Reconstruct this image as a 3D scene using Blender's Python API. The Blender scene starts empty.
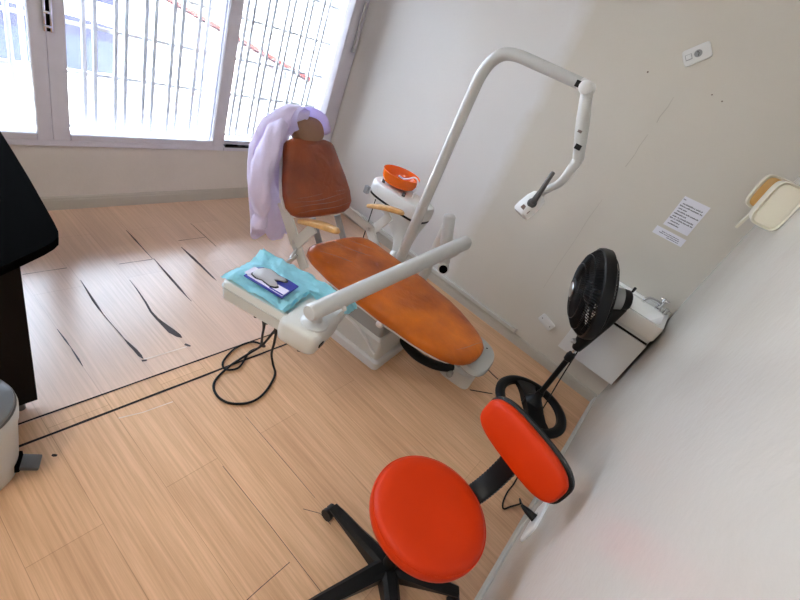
import bpy, bmesh, math, random
from mathutils import Vector, Matrix, noise
V = Vector
rnd = random.Random(7)
SC = bpy.context.scene
COL = SC.collection
PI = math.pi

# ------------------------------------------------------------------ materials
def newmat(name):
    m = bpy.data.materials.new(name); m.use_nodes = True
    nt = m.node_tree
    return m, nt, nt.nodes['Principled BSDF']

def mat(name, col, rough=.5, metal=0, coat=0, spec=.5, var=.06, vscale=9, bump=0, bscale=60, trans=0, alpha=1, sheen=0, detail=3, ior=None):
    m, nt, b = newmat(name)
    N, L = nt.nodes, nt.links
    b.inputs['Roughness'].default_value = rough
    b.inputs['Metallic'].default_value = metal
    b.inputs['Coat Weight'].default_value = coat
    b.inputs['Coat Roughness'].default_value = .08
    b.inputs['Specular IOR Level'].default_value = spec
    b.inputs['Transmission Weight'].default_value = trans
    b.inputs['Alpha'].default_value = alpha
    b.inputs['Sheen Weight'].default_value = sheen
    if ior: b.inputs['IOR'].default_value = ior
    tc = N.new('ShaderNodeTexCoord')
    nz = N.new('ShaderNodeTexNoise'); nz.inputs['Scale'].default_value = vscale; nz.inputs['Detail'].default_value = detail
    L.new(tc.outputs['Object'], nz.inputs['Vector'])
    mx = N.new('ShaderNodeMix'); mx.data_type = 'RGBA'
    c = list(col)
    mx.inputs['A'].default_value = [max(0, v*(1-var)) for v in c]+[1]
    mx.inputs['B'].default_value = [min(1, v*(1+var)) for v in c]+[1]
    L.new(nz.outputs['Fac'], mx.inputs['Factor']); L.new(mx.outputs['Result'], b.inputs['Base Color'])
    if bump:
        n2 = N.new('ShaderNodeTexNoise'); n2.inputs['Scale'].default_value = bscale; n2.inputs['Detail'].default_value = 4
        L.new(tc.outputs['Object'], n2.inputs['Vector'])
        bp = N.new('ShaderNodeBump'); bp.inputs['Strength'].default_value = bump; bp.inputs['Distance'].default_value = .01
        L.new(n2.outputs['Fac'], bp.inputs['Height']); L.new(bp.outputs['Normal'], b.inputs['Normal'])
    return m

def srgb(r, g, b):
    f = lambda c: (c/255/12.92) if c/255 <= .04045 else ((c/255+.055)/1.055)**2.4
    return (f(r), f(g), f(b))

M = {}
M['white_plastic'] = mat('white_plastic', srgb(222,222,220), .35, coat=.2, var=.02)
M['grey_white'] = mat('grey_white_enamel', srgb(205,205,200), .35, coat=.3, var=.03)
M['enamel'] = mat('enamel_tube', srgb(192,192,189), .28, coat=.4, var=.03)
M['mid_grey'] = mat('mid_grey', srgb(150,152,152), .45, var=.05)
M['dark_grey'] = mat('dark_grey', srgb(84,84,84), .4, var=.05)
M['black'] = mat('black_plastic', srgb(11,11,12), .42, var=.1, spec=.3)
M['black_matt'] = mat('black_matt', srgb(3,3,3), 1, var=.1, spec=.02)
M['rubber'] = mat('black_rubber', srgb(10,10,10), .6, var=.1, spec=.3)
M['chrome'] = mat('chrome', (.75,.75,.76), .12, metal=1, var=.03)
M['steel'] = mat('brushed_steel', (.55,.55,.55), .3, metal=1, var=.06)
M['stool_red'] = mat('orange_red_vinyl', srgb(196,48,0), .45, spec=.2, var=.09, vscale=7, bump=.3, bscale=9)
M['cabinet'] = mat('cabinet_white', srgb(222,223,222), .4, var=.02)
M['porcelain'] = mat('porcelain', srgb(240,240,236), .12, coat=.5, var=.01)
M['cream'] = mat('cream_plastic', srgb(226,220,200), .35, coat=.2, var=.03)
M['amber'] = mat('amber_plastic', srgb(206,160,88), .3, coat=.3, var=.08)
M['paper'] = mat('paper', srgb(232,232,240), .8, var=.02, bump=.05)
M['ink'] = mat('ink', srgb(60,58,70), .8, var=.1)
M['wood_dark'] = mat('dark_wood', srgb(9,4,3), .6, var=.3, vscale=20, spec=.15)
M['gap'] = mat('dark_gap', srgb(74,60,58), .6, var=.25, vscale=60)
M['gap_black'] = mat('black_gap', srgb(30,22,20), .9, var=.2, vscale=60)
M['pale_line'] = mat('pale_joint', srgb(226,206,188), .7, var=.1, vscale=40)
M['coat_cloth'] = mat('lilac_cloth', srgb(218,208,240), .85, var=.07, vscale=14, bump=.7, bscale=17, sheen=.2)
M['towel'] = mat('blue_drape', srgb(176,236,250), .5, var=.10, vscale=12, bump=.8, bscale=26)
M['card_blue'] = mat('card_blue', srgb(38,48,150), .35, coat=.4, var=.08)
M['card_white'] = mat('card_white', srgb(224,218,240), .4, coat=.3, var=.03)
M['tooth'] = mat('tooth_grey', srgb(166,164,166), .35, coat=.4, var=.10, vscale=40)
M['armrest'] = mat('armrest_foam', srgb(206,158,96), .35, coat=.6, var=.4, vscale=30, bump=.3, bscale=30)
M['headrest'] = mat('headrest_tan', srgb(132,92,64), .3, coat=.6, var=.25, vscale=20, bump=.3, bscale=25)
M['bowl'] = mat('orange_bowl', srgb(255,112,0), .22, coat=.3, var=.03, trans=.1)
M['skirting'] = mat('skirting_paint', srgb(186,182,172), .5, var=.06, vscale=5)
M['frame'] = mat('window_frame_paint', srgb(208,206,216), .45, var=.06, vscale=12, bump=.06)
M['reveal'] = mat('reveal_paint', srgb(225,225,232), .6, var=.02)
M['bar'] = mat('grille_paint', srgb(245,245,246), .5, var=.02)
M['bin'] = mat('bin_plastic', srgb(196,202,204), .4, var=.03)
M['bin_lid'] = mat('bin_lid_grey', srgb(108,114,120), .35, coat=.3, var=.05)
M['clear'] = mat('cloudy_plastic', srgb(196,198,194), .25, coat=.5, var=.06, bump=.2, bscale=14, trans=.15)
M['film'] = mat('clear_film', srgb(214,206,198), .2, coat=.5, var=.05, alpha=.45)
M['lamp_label'] = mat('lamp_label', srgb(120,104,100), .4, var=.2, vscale=50)
M['crack'] = mat('crack', srgb(188,181,170), .8)
M['nail'] = mat('nail_rust', srgb(120,104,96), .8)
M['concrete'] = mat('yard_concrete', srgb(225,225,222), .8, var=.03, vscale=2)
M['yard_wall'] = mat('yard_wall_paint', srgb(225,225,225), .8, var=.04, vscale=4)
M['post_grey'] = mat('yard_post', srgb(120,120,135), .7, var=.08)
M['roof_tile'] = mat('clay_tile', srgb(120,30,20), .75, var=.2, vscale=20)
M['gate_blue'] = mat('gate_blue', srgb(24,27,58), .5, var=.06, vscale=3)  # bluish shade on the yard wall put into the band colours
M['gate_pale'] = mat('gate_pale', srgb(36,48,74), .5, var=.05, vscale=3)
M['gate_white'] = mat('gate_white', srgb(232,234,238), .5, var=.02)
M['neighbour'] = mat('neighbour_wall', srgb(232,230,228), .8, var=.03)

def upholstery(name, c1, c2, wr=.55):
    """glossy leatherette in a wrinkled clear film"""
    m, nt, b = newmat(name); N, L = nt.nodes, nt.links
    tc = N.new('ShaderNodeTexCoord')
    nz = N.new('ShaderNodeTexNoise'); nz.inputs['Scale'].default_value = 4; nz.inputs['Detail'].default_value = 5
    L.new(tc.outputs['Object'], nz.inputs['Vector'])
    rp = N.new('ShaderNodeValToRGB')
    rp.color_ramp.elements[0].position = .32; rp.color_ramp.elements[0].color = (*c1, 1)
    rp.color_ramp.elements[1].position = .68; rp.color_ramp.elements[1].color = (*c2, 1)
    L.new(nz.outputs['Fac'], rp.inputs['Fac']); L.new(rp.outputs['Color'], b.inputs['Base Color'])
    b.inputs['Roughness'].default_value = .5; b.inputs['Specular IOR Level'].default_value = .2
    b.inputs['Coat Weight'].default_value = .6; b.inputs['Coat Roughness'].default_value = .1
    mp = N.new('ShaderNodeMapping'); mp.inputs['Scale'].default_value = (7, 4, 6); mp.inputs['Rotation'].default_value = (.3, .2, .7)
    L.new(tc.outputs['Object'], mp.inputs['Vector'])
    n2 = N.new('ShaderNodeTexNoise'); n2.inputs['Scale'].default_value = 2.2; n2.inputs['Detail'].default_value = 5; n2.inputs['Distortion'].default_value = 1.2
    L.new(mp.outputs['Vector'], n2.inputs['Vector'])
    bp = N.new('ShaderNodeBump'); bp.inputs['Strength'].default_value = wr; bp.inputs['Distance'].default_value = .05
    L.new(n2.outputs['Fac'], bp.inputs['Height']); L.new(bp.outputs['Normal'], b.inputs['Coat Normal'])
    return m
M['seat_leather'] = upholstery('orange_brown_leatherette', srgb(150,66,0), srgb(214,110,0))
M['back_leather'] = upholstery('red_brown_leatherette', srgb(116,46,10), srgb(150,68,18), .8)

def wall_paint(name, base, patch, rough, edge=None, spec=.4):
    m, nt, b = newmat(name); N, L = nt.nodes, nt.links
    tc = N.new('ShaderNodeTexCoord')
    n1 = N.new('ShaderNodeTexNoise'); n1.inputs['Scale'].default_value = 1.3; n1.inputs['Detail'].default_value = 5; n1.inputs['Roughness'].default_value = .6
    L.new(tc.outputs['Object'], n1.inputs['Vector'])
    mx = N.new('ShaderNodeMix'); mx.data_type = 'RGBA'
    mx.inputs['A'].default_value = (*base, 1); mx.inputs['B'].default_value = (*patch, 1)
    if edge is None:
        mr = N.new('ShaderNodeMapRange'); mr.inputs['From Min'].default_value = .4; mr.inputs['From Max'].default_value = .65
        L.new(n1.outputs['Fac'], mr.inputs['Value']); L.new(mr.outputs['Result'], mx.inputs['Factor'])
    else:     # a repainted area ends along a wavering roller edge at world y = edge
        sp = N.new('ShaderNodeSeparateXYZ'); L.new(tc.outputs['Object'], sp.inputs['Vector'])
        n3 = N.new('ShaderNodeTexNoise'); n3.inputs['Scale'].default_value = 5; n3.inputs['Detail'].default_value = 4
        L.new(tc.outputs['Object'], n3.inputs['Vector'])
        a = N.new('ShaderNodeMath'); a.operation = 'MULTIPLY_ADD'; a.inputs[1].default_value = .16
        L.new(n3.outputs['Fac'], a.inputs[0]); L.new(sp.outputs['Y'], a.inputs[2])
        mr = N.new('ShaderNodeMapRange'); mr.inputs['From Min'].default_value = edge+.14; mr.inputs['From Max'].default_value = edge+.02
        L.new(a.outputs[0], mr.inputs['Value'])
        m2 = N.new('ShaderNodeMath'); m2.operation = 'MULTIPLY_ADD'; m2.inputs[1].default_value = .35
        L.new(n1.outputs['Fac'], m2.inputs[0])
        m3 = N.new('ShaderNodeMath'); m3.operation = 'MULTIPLY'; m3.inputs[1].default_value = .75
        L.new(mr.outputs['Result'], m3.inputs[0]); L.new(m3.outputs[0], m2.inputs[2])
        L.new(m2.outputs[0], mx.inputs['Factor'])
    L.new(mx.outputs['Result'], b.inputs['Base Color'])
    b.inputs['Roughness'].default_value = rough; b.inputs['Specular IOR Level'].default_value = spec
    n2 = N.new('ShaderNodeTexNoise'); n2.inputs['Scale'].default_value = 45; n2.inputs['Detail'].default_value = 3
    L.new(tc.outputs['Object'], n2.inputs['Vector'])
    bp = N.new('ShaderNodeBump'); bp.inputs['Strength'].default_value = .08; bp.inputs['Distance'].default_value = .01
    L.new(n2.outputs['Fac'], bp.inputs['Height']); L.new(bp.outputs['Normal'], b.inputs['Normal'])
    return m
M['wall_long'] = wall_paint('long_wall_paint', srgb(226,225,225), srgb(206,200,188), .5, edge=1.13)
M['wall_near'] = wall_paint('near_wall_paint', srgb(194,190,183), srgb(186,180,171), .26, spec=.6)
M['wall_window'] = wall_paint('window_wall_paint', srgb(216,211,204), srgb(206,201,194), .6)
M['ceiling'] = wall_paint('ceiling_paint', srgb(232,232,230), srgb(226,226,224), .8)

def floor_mat():
    m, nt, b = newmat('laminate_planks'); N, L = nt.nodes, nt.links
    tc = N.new('ShaderNodeTexCoord')
    mp = N.new('ShaderNodeMapping'); mp.vector_type = 'POINT'
    mp.inputs['Rotation'].default_value = (0, 0, PI/2)      # bricks run along y
    mp.inputs['Location'].default_value = (0, -.52+.203*20, 0)
    sw = N.new('ShaderNodeSeparateXYZ'); cb = N.new('ShaderNodeCombineXYZ')
    L.new(tc.outputs['Object'], sw.inputs['Vector'])
    ax = N.new('ShaderNodeMath'); ax.operation = 'ADD'; ax.inputs[1].default_value = 12.07
    ay = N.new('ShaderNodeMath'); ay.operation = 'ADD'; ay.inputs[1].default_value = -.52+.2035*30
    L.new(sw.outputs['Y'], ax.inputs[0]); L.new(sw.outputs['X'], ay.inputs[0])
    L.new(ax.outputs[0], cb.inputs['X']); L.new(ay.outputs[0], cb.inputs['Y'])
    N.remove(mp)
    br = N.new('ShaderNodeTexBrick'); br.offset = .37; br.offset_frequency = 2; br.squash = 1
    br.inputs['Scale'].default_value = 1; br.inputs['Brick Width'].default_value = 1.21; br.inputs['Row Height'].default_value = .2035
    br.inputs['Mortar Size'].default_value = .0010; br.inputs['Mortar Smooth'].default_value = .3; br.inputs['Bias'].default_value = 0
    br.inputs['Color1'].default_value = (*srgb(228,190,156), 1); br.inputs['Color2'].default_value = (*srgb(215,175,142), 1)
    br.inputs['Mortar'].default_value = (*srgb(188,148,116), 1)
    L.new(cb.outputs['Vector'], br.inputs['Vector'])
    g = N.new('ShaderNodeMapping'); g.inputs['Scale'].default_value = (58, 1.6, 1)
    L.new(tc.outputs['Object'], g.inputs['Vector'])
    nz = N.new('ShaderNodeTexNoise'); nz.inputs['Scale'].default_value = 1.5; nz.inputs['Detail'].default_value = 6; nz.inputs['Roughness'].default_value = .65; nz.inputs['Distortion'].default_value = .4
    L.new(g.outputs['Vector'], nz.inputs['Vector'])
    rp = N.new('ShaderNodeValToRGB')
    rp.color_ramp.elements[0].position = .3; rp.color_ramp.elements[0].color = (.78,.71,.62,1)
    rp.color_ramp.elements[1].position = .68; rp.color_ramp.elements[1].color = (1.08,1.05,1.0,1)
    L.new(nz.outputs['Fac'], rp.inputs['Fac'])
    g2 = N.new('ShaderNodeMapping'); g2.inputs['Scale'].default_value = (9, .7, 1)
    L.new(tc.outputs['Object'], g2.inputs['Vector'])
    n2 = N.new('ShaderNodeTexNoise'); n2.inputs['Scale'].default_value = 1.2; n2.inputs['Detail'].default_value = 3
    L.new(g2.outputs['Vector'], n2.inputs['Vector'])
    r2 = N.new('ShaderNodeValToRGB')
    r2.color_ramp.elements[0].position = .3; r2.color_ramp.elements[0].color = (.9,.85,.8,1)
    r2.color_ramp.elements[1].position = .7; r2.color_ramp.elements[1].color = (1.06,1.05,1.04,1)
    L.new(n2.outputs['Fac'], r2.inputs['Fac'])
    m1 = N.new('ShaderNodeMix'); m1.data_type = 'RGBA'; m1.blend_type = 'MULTIPLY'; m1.inputs['Factor'].default_value = 1
    L.new(br.outputs['Color'], m1.inputs['A']); L.new(rp.outputs['Color'], m1.inputs['B'])
    m2 = N.new('ShaderNodeMix'); m2.data_type = 'RGBA'; m2.blend_type = 'MULTIPLY'; m2.inputs['Factor'].default_value = .8
    L.new(m1.outputs['Result'], m2.inputs['A']); L.new(r2.outputs['Color'], m2.inputs['B'])
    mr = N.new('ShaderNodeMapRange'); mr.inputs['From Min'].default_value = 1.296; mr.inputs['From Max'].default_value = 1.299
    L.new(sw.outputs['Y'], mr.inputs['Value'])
    m3 = N.new('ShaderNodeMix'); m3.data_type = 'RGBA'; m3.inputs['B'].default_value = (*srgb(238,212,200), 1)  # whitish window reflection past the joint strip, partly painted into the boards
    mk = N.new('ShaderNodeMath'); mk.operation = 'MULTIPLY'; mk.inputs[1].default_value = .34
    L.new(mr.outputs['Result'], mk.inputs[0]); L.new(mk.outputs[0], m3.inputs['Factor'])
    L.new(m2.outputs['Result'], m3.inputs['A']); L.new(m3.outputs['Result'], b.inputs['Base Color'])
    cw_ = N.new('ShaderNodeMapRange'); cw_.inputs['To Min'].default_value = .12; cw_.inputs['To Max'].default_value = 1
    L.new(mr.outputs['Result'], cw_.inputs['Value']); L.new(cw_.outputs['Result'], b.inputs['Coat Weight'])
    b.inputs['Roughness'].default_value = .45; b.inputs['Specular IOR Level'].default_value = .4
    b.inputs['Coat Roughness'].default_value = .22; b.inputs['Coat IOR'].default_value = 1.95
    bp = N.new('ShaderNodeBump'); bp.inputs['Strength'].default_value = .05; bp.inputs['Distance'].default_value = .004
    L.new(nz.outputs['Fac'], bp.inputs['Height']); L.new(bp.outputs['Normal'], b.inputs['Normal'])
    return m
M['floor'] = floor_mat()

def glass_mat():
    m = bpy.data.materials.new('window_glass'); m.use_nodes = True
    nt = m.node_tree; N, L = nt.nodes, nt.links
    N.remove(N['Principled BSDF'])
    t = N.new('ShaderNodeBsdfTransparent'); t.inputs['Color'].default_value = (.97,.98,.99,1)
    g = N.new('ShaderNodeBsdfGlossy'); g.inputs['Roughness'].default_value = .03
    f = N.new('ShaderNodeFresnel'); f.inputs['IOR'].default_value = 1.35
    x = N.new('ShaderNodeMixShader')
    d = N.new('ShaderNodeBsdfTranslucent'); d.inputs['Color'].default_value = (.9,.92,1,1)
    y = N.new('ShaderNodeMixShader'); y.inputs[0].default_value = .026      # faint haze mixed into the panes to imitate window glare
    L.new(t.outputs[0], y.inputs[1]); L.new(d.outputs[0], y.inputs[2])
    L.new(f.outputs[0], x.inputs[0]); L.new(y.outputs[0], x.inputs[1]); L.new(g.outputs[0], x.inputs[2])
    L.new(x.outputs[0], N['Material Output'].inputs['Surface'])
    return m
M['glass'] = glass_mat()

def emit(name, col, s):
    m, nt, b = newmat(name)
    b.inputs['Base Color'].default_value = (*col, 1); b.inputs['Emission Color'].default_value = (*col, 1); b.inputs['Emission Strength'].default_value = s
    return m
M['tube_light'] = emit('ceiling_panel_glow', (1, .95, .84), 11)  # glow of the added fill panel

# ------------------------------------------------------------------ mesh helpers (all in world coordinates)
def box(bm, c, s, rot=None, bev=0, seg=2):
    mt = Matrix.Translation(V(c))
    if rot is not None: mt = mt @ (rot.to_4x4() if not isinstance(rot, (int, float)) else Matrix.Rotation(rot, 4, 'Z'))
    mt = mt @ Matrix.Diagonal((*s, 1))
    r = bmesh.ops.create_cube(bm, size=1, matrix=mt)
    if bev:
        es = set()
        for v in r['verts']: es.update(v.link_edges)
        bmesh.ops.bevel(bm, geom=list(es), offset=bev, segments=seg, profile=.6, affect='EDGES')

def frame_of(d):
    d = d.normalized()
    a = V((0, 0, 1)) if abs(d.z) < .9 else V((1, 0, 0))
    x = a.cross(d).normalized(); y = d.cross(x)
    return x, y

def loft(bm, rings, cap0=True, cap1=True, closed=True):
    rv = [[bm.verts.new(p) for p in r] for r in rings]
    n = len(rv[0])
    for a, b in zip(rv, rv[1:]):
        for i in range(n if closed else n-1):
            j = (i+1) % n
            try: bm.faces.new((a[i], a[j], b[j], b[i]))
            except ValueError: pass
    for flag, r in ((cap0, rv[0]), (cap1, rv[-1])):
        if flag:
            c = bm.verts.new(sum((v.co for v in r), V())/n)
            for i in range(n): bm.faces.new((r[i], r[(i+1) % n], c))

def smooth_path(pts, k=6):
    pts = [V(p) for p in pts]
    if len(pts) < 3: return pts
    out = []
    P = [pts[0]*2-pts[1]]+pts+[pts[-1]*2-pts[-2]]
    for i in range(1, len(P)-2):
        p0, p1, p2, p3 = P[i-1:i+3]
        for j in range(k):
            t = j/k
            out.append(.5*((2*p1)+(p2-p0)*t+(2*p0-5*p1+4*p2-p3)*t*t+(3*p1-p0-3*p2+p3)*t**3))
    out.append(pts[-1])
    return out

def tube(bm, pts, r, seg=14, smooth=0, cap=True, round_end=False):
    if smooth: pts = smooth_path(pts, smooth)
    pts = [V(p) for p in pts]; n = len(pts)
    rr = r if isinstance(r, (list, tuple)) else [r]*n
    if len(rr) != n: rr = [rr[min(len(rr)-1, int(i/(n-1)*(len(rr)-1)))]*(1-((i/(n-1)*(len(rr)-1)) % 1)) + rr[min(len(rr)-1, int(i/(n-1)*(len(rr)-1))+1)]*((i/(n-1)*(len(rr)-1)) % 1) for i in range(n)]
    d = [(pts[min(i+1, n-1)]-pts[max(i-1, 0)]).normalized() for i in range(n)]
    if round_end:
        e = []
        er = []
        for k in range(1, 4):
            a = k/4*PI/2
            e.append((math.sin(a), math.cos(a)))
        pre = [(pts[0]-d[0]*rr[0]*s*.55, rr[0]*c, d[0]) for s, c in reversed(e)]
        post = [(pts[-1]+d[-1]*rr[-1]*s*.55, rr[-1]*c, d[-1]) for s, c in e]
        al = pre+[(p, q, w) for p, q, w in zip(pts, rr, d)]+post
        pts = [a[0] for a in al]; rr = [a[1] for a in al]; d = [a[2] for a in al]; n = len(pts)
    x, y = frame_of(d[0]); rings = []
    for i in range(n):
        x = (x-d[i]*x.dot(d[i])).normalized(); y = d[i].cross(x)
        rings.append([pts[i]+(x*math.cos(2*PI*k/seg)+y*math.sin(2*PI*k/seg))*rr[i] for k in range(seg)])
    loft(bm, rings, cap, cap)

def lathe(bm, prof, origin, axis=(0, 0, 1), seg=32, cap0=False, cap1=False):
    ax = V(axis).normalized(); x, y = frame_of(ax); o = V(origin)
    rings = [[o+ax*h+(x*math.cos(2*PI*k/seg)+y*math.sin(2*PI*k/seg))*max(r, 1e-5) for k in range(seg)] for r, h in prof]
    loft(bm, rings, cap0, cap1)

def superell(a, b, n=36, p=3.0):
    out = []
    for k in range(n):
        t = 2*PI*k/n; c, s = math.cos(t), math.sin(t)
        out.append((a*math.copysign(abs(c)**(2/p), c), b*math.copysign(abs(s)**(2/p), s)))
    return out

def cushion(bm, outline, mapf, layers):
    """outline: 2-D points; layers: (scale towards the middle, height); mapf(u, v, h) -> world point"""
    cu = sum(p[0] for p in outline)/len(outline); cv = sum(p[1] for p in outline)/len(outline)
    rings = []
    for s, h in layers:
        rings.append([mapf(cu+(u-cu)*s, cv+(v-cv)*s, h) for u, v in outline])
    loft(bm, rings)

def plane_map(o, e1, e2, e3):
    o, e1, e2, e3 = V(o), V(e1), V(e2), V(e3)
    return lambda u, v, h: o+e1*u+e2*v+e3*h

def pillow_layers(t, soft=.012, crown=.006):
    return [(.2, 0), (.9, 0), (.965, soft*.35), (1, soft), (1, t-soft), (.975, t-soft*.35), (.93, t), (.8, t+crown*.45), (.6, t+crown*.8), (.35, t+crown), (.12, t+crown)]

def origin_of(o):
    p = V()
    while o: p = p+o.location; o = o.parent
    return p

def obj(name, bm, material, parent=None, smooth=True, angle=38, loc=None):
    me = bpy.data.meshes.new(name)
    bmesh.ops.recalc_face_normals(bm, faces=bm.faces[:])
    o = bpy.data.objects.new(name, me)
    off = origin_of(parent) if parent else V((0, 0, 0))
    if loc is not None and parent is None: off = V(loc); o.location = off
    bmesh.ops.translate(bm, vec=-off, verts=bm.verts[:])
    bm.to_mesh(me); bm.free()
    me.materials.append(M[material] if isinstance(material, str) else material)
    COL.objects.link(o)
    if parent: o.parent = parent
    if smooth:
        me.shade_smooth() if hasattr(me, 'shade_smooth') else [setattr(p, 'use_smooth', True) for p in me.polygons]
        b2 = bmesh.new(); b2.from_mesh(me)
        for e in b2.edges:
            if len(e.link_faces) == 2 and e.calc_face_angle(0) > math.radians(angle): e.smooth = False
        b2.to_mesh(me); b2.free()
    return o

def B(): return bmesh.new()
def quick(fn, *a, **k):
    bm = B(); fn(bm, *a, **k); return bm

def thing(name, label, cat, loc, group=None):
    o = bpy.data.objects.new(name, None); COL.objects.link(o)
    o.location = loc; o.empty_display_size = .1
    o['label'] = label; o['category'] = cat
    if group: o['group'] = group
    return o
def tag(o, label, cat, group=None):
    o['label'] = label; o['category'] = cat
    if group: o['group'] = group
    return o
def struct(name, bm, m, parent=None, smooth=False):
    o = obj(name, bm, m, parent, smooth=smooth)
    if parent is None: o['kind'] = 'structure'
    return o
def flat(bm, pts):
    bm.faces.new([bm.verts.new(p) for p in pts])

# ------------------------------------------------------------------ room shell
XL, YW, YN, ZC, XR = 2.949, 2.752, -.285, 2.75, -2.4
bm = B(); box(bm, ((XL+XR)/2, (YW+YN)/2, -.05), (XL-XR+.3, YW-YN+.3, .1)); floor = struct('floor', bm, 'floor')
bm = B(); box(bm, ((XL+XR)/2, (YW+YN)/2+.2, ZC+.06), (XL-XR+.4, YW-YN+.9, .12)); struct('ceiling', bm, 'ceiling')
bm = B(); box(bm, (XL+.06, (YW+YN)/2, ZC/2), (.12, YW-YN+.24, ZC)); wall_long = struct('wall_right', bm, 'wall_long')
bm = B(); box(bm, ((XL+XR)/2, YN-.06, ZC/2), (XL-XR, .12, ZC)); wall_near = struct('wall_near', bm, 'wall_near')
bm = B(); box(bm, (XR-.06, (YW+YN)/2, ZC/2), (.12, YW-YN+.24, ZC)); struct('wall_left', bm, 'wall_window')
# window wall: below the sill, above the head, left of the opening
WX0, WX1, WZ0, WZ1 = -1.6, 2.79, .40, 2.25
bm = B()
box(bm, ((XL+XR)/2, YW+.1, WZ0/2), (XL-XR, .2, WZ0))
box(bm, ((XL+XR)/2, YW+.1, (WZ1+ZC)/2), (XL-XR, .2, ZC-WZ1))
box(bm, ((WX0+XR)/2, YW+.1, (WZ0+WZ1)/2), (WX0-XR, .2, WZ1-WZ0))
box(bm, ((WX1+XL)/2, YW+.1, (WZ0+WZ1)/2), (XL-WX1, .2, WZ1-WZ0))
wall_window = struct('wall_window', bm, 'wall_window')

def skirt(name, p0, p1, nrm, h=.07, t=.014):
    bm = B(); p0, p1, n = V((*p0, 0)), V((*p1, 0)), V((*nrm, 0))
    prof = [(0, 0), (t, 0), (t, h*.72), (t*.8, h*.8), (t*.8, h*.9), (t*.35, h), (0, h)]
    loft(bm, [[p+n*a+V((0, 0, b)) for a, b in prof] for p in (p0, p1)])
    return struct(name, bm, 'skirting')
skirt('baseboard_right', (XL, YN), (XL, YW), (-1, 0), .075)
skirt('baseboard_window', (XR, YW), (XL, YW), (0, -1), .085)
skirt('baseboard_near', (XR, YN), (XL, YN), (0, 1), .06, .012)

# torn joints and gaps between the laminate planks
def gap(pts, m='gap', z=.0012):
    """pts: (x, y, half width); a sliver of bare subfloor along a joint"""
    bm = B(); Lft, Rgt = [], []
    P = [V((p[0], p[1], 0)) for p in pts]
    for i, p in enumerate(P):
        d = (P[min(i+1, len(P)-1)]-P[max(i-1, 0)]).normalized(); n = V((-d.y, d.x, 0))
        w = pts[i][2]*(.62 if m == 'gap' else 1)
        Lft.append(bm.verts.new(p+n*w*(.8+.4*rnd.random())+V((0, 0, z)))); Rgt.append(bm.verts.new(p-n*w*(.8+.4*rnd.random())+V((0, 0, z))))
    for i in range(len(P)-1): bm.faces.new((Lft[i], Lft[i+1], Rgt[i+1], Rgt[i]))
    obj('gap', bm, m, floor, smooth=False)
def lines(x0, y0, x1, y1, w, m='gap_black', n=14):
    gap([(x0+(x1-x0)*i/n, y0+(y1-y0)*i/n, w) for i in range(n+1)], m)
lines(.20, 1.305, 1.50, 1.287, .0042); lines(.15, 1.212, 1.46, 1.187, .0055)
lines(1.50, 1.287, 1.66, 1.284, .003); lines(1.46, 1.187, 1.66, 1.18, .003)
gap([(.727, 2.05, .002), (.722, 1.96, .006), (.716, 1.88, .011), (.714, 1.82, .009), (.713, 1.77, .003), (.714, 1.72, .004), (.717, 1.66, .003), (.72, 1.60, .004), (.72, 1.57, .003), (.723, 1.53, .010), (.728, 1.48, .014), (.73, 1.44, .011), (.732, 1.415, .003)])
gap([(.928, 1.98, .002), (.925, 1.9, .005), (.915, 1.78, .008), (.905, 1.70, .009), (.905, 1.64, .012), (.912, 1.58, .021), (.922, 1.53, .025), (.933, 1.485, .018), (.94, 1.465, .003)])
gap([(1.127, 2.13, .003), (1.125, 2.05, .006), (1.122, 1.93, .012), (1.12, 1.83, .010), (1.118, 1.74, .004), (1.12, 1.70, .002)])
gap([(1.12, 2.45, .003), (1.12, 2.34, .009), (1.12, 2.26, .006), (1.12, 2.12, .002)])
gap([(1.33, 2.2, .003), (1.335, 2.08, .012), (1.338, 1.96, .011), (1.34, 1.86, .010), (1.342, 1.82, .002)])
gap([(1.53, 2.45, .002), (1.535, 2.3, .004), (1.54, 2.15, .003)])
gap([(.52, 1.74, .002), (.522, 1.66, .005), (.523, 1.61, .002), (.522, 1.53, .006), (.52, 1.48, .002)])
gap([(.735, 1.408, .004), (.8, 1.405, .0025), (.88, 1.402, .0025), (.93, 1.40, .004)], 'pale_line')
gap([(.722, 1.405, .008), (.735, 1.402, .009), (.742, 1.40, .005)]); gap([(.93, 1.42, .010), (.938, 1.405, .013), (.945, 1.395, .006)])
gap([(.94, 2.13, .003), (1.03, 2.128, .002), (1.115, 2.124, .004)])
gap([(.53, 2.17, .003), (.62, 2.17, .0015), (.71, 2.168, .004)])
gap([(1.35, 2.27, .004), (1.44, 2.27, .002), (1.53, 2.268, .003)])
gap([(.52, 1.16, .0025), (.60, 1.14, .002), (.72, 1.13, .0025)], 'pale_line')
gap([(.290, 1.123, .004), (.296, 1.118, .006), (.302, 1.112, .004)], 'gap_black')
gap([(2.14, .34, .004), (2.20, .285, .005), (2.26, .23, .004)], 'gap_black')
gap([(2.44, .36, .005), (2.43, .32, .006), (2.425, .27, .005)], 'gap_black')
gap([(.50, .30, .002), (.58, .30, .002), (.70, .298, .002)])
gap([(.86, .415, .002), (.9, .36, .002), (.905, .30, .002)])
gap([(.72, .75, .0015), (.724, .45, .0015), (.722, .1, .0015)]); gap([(.926, .9, .0015), (.928, .6, .0015), (.926, .42, .0015)])

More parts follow.
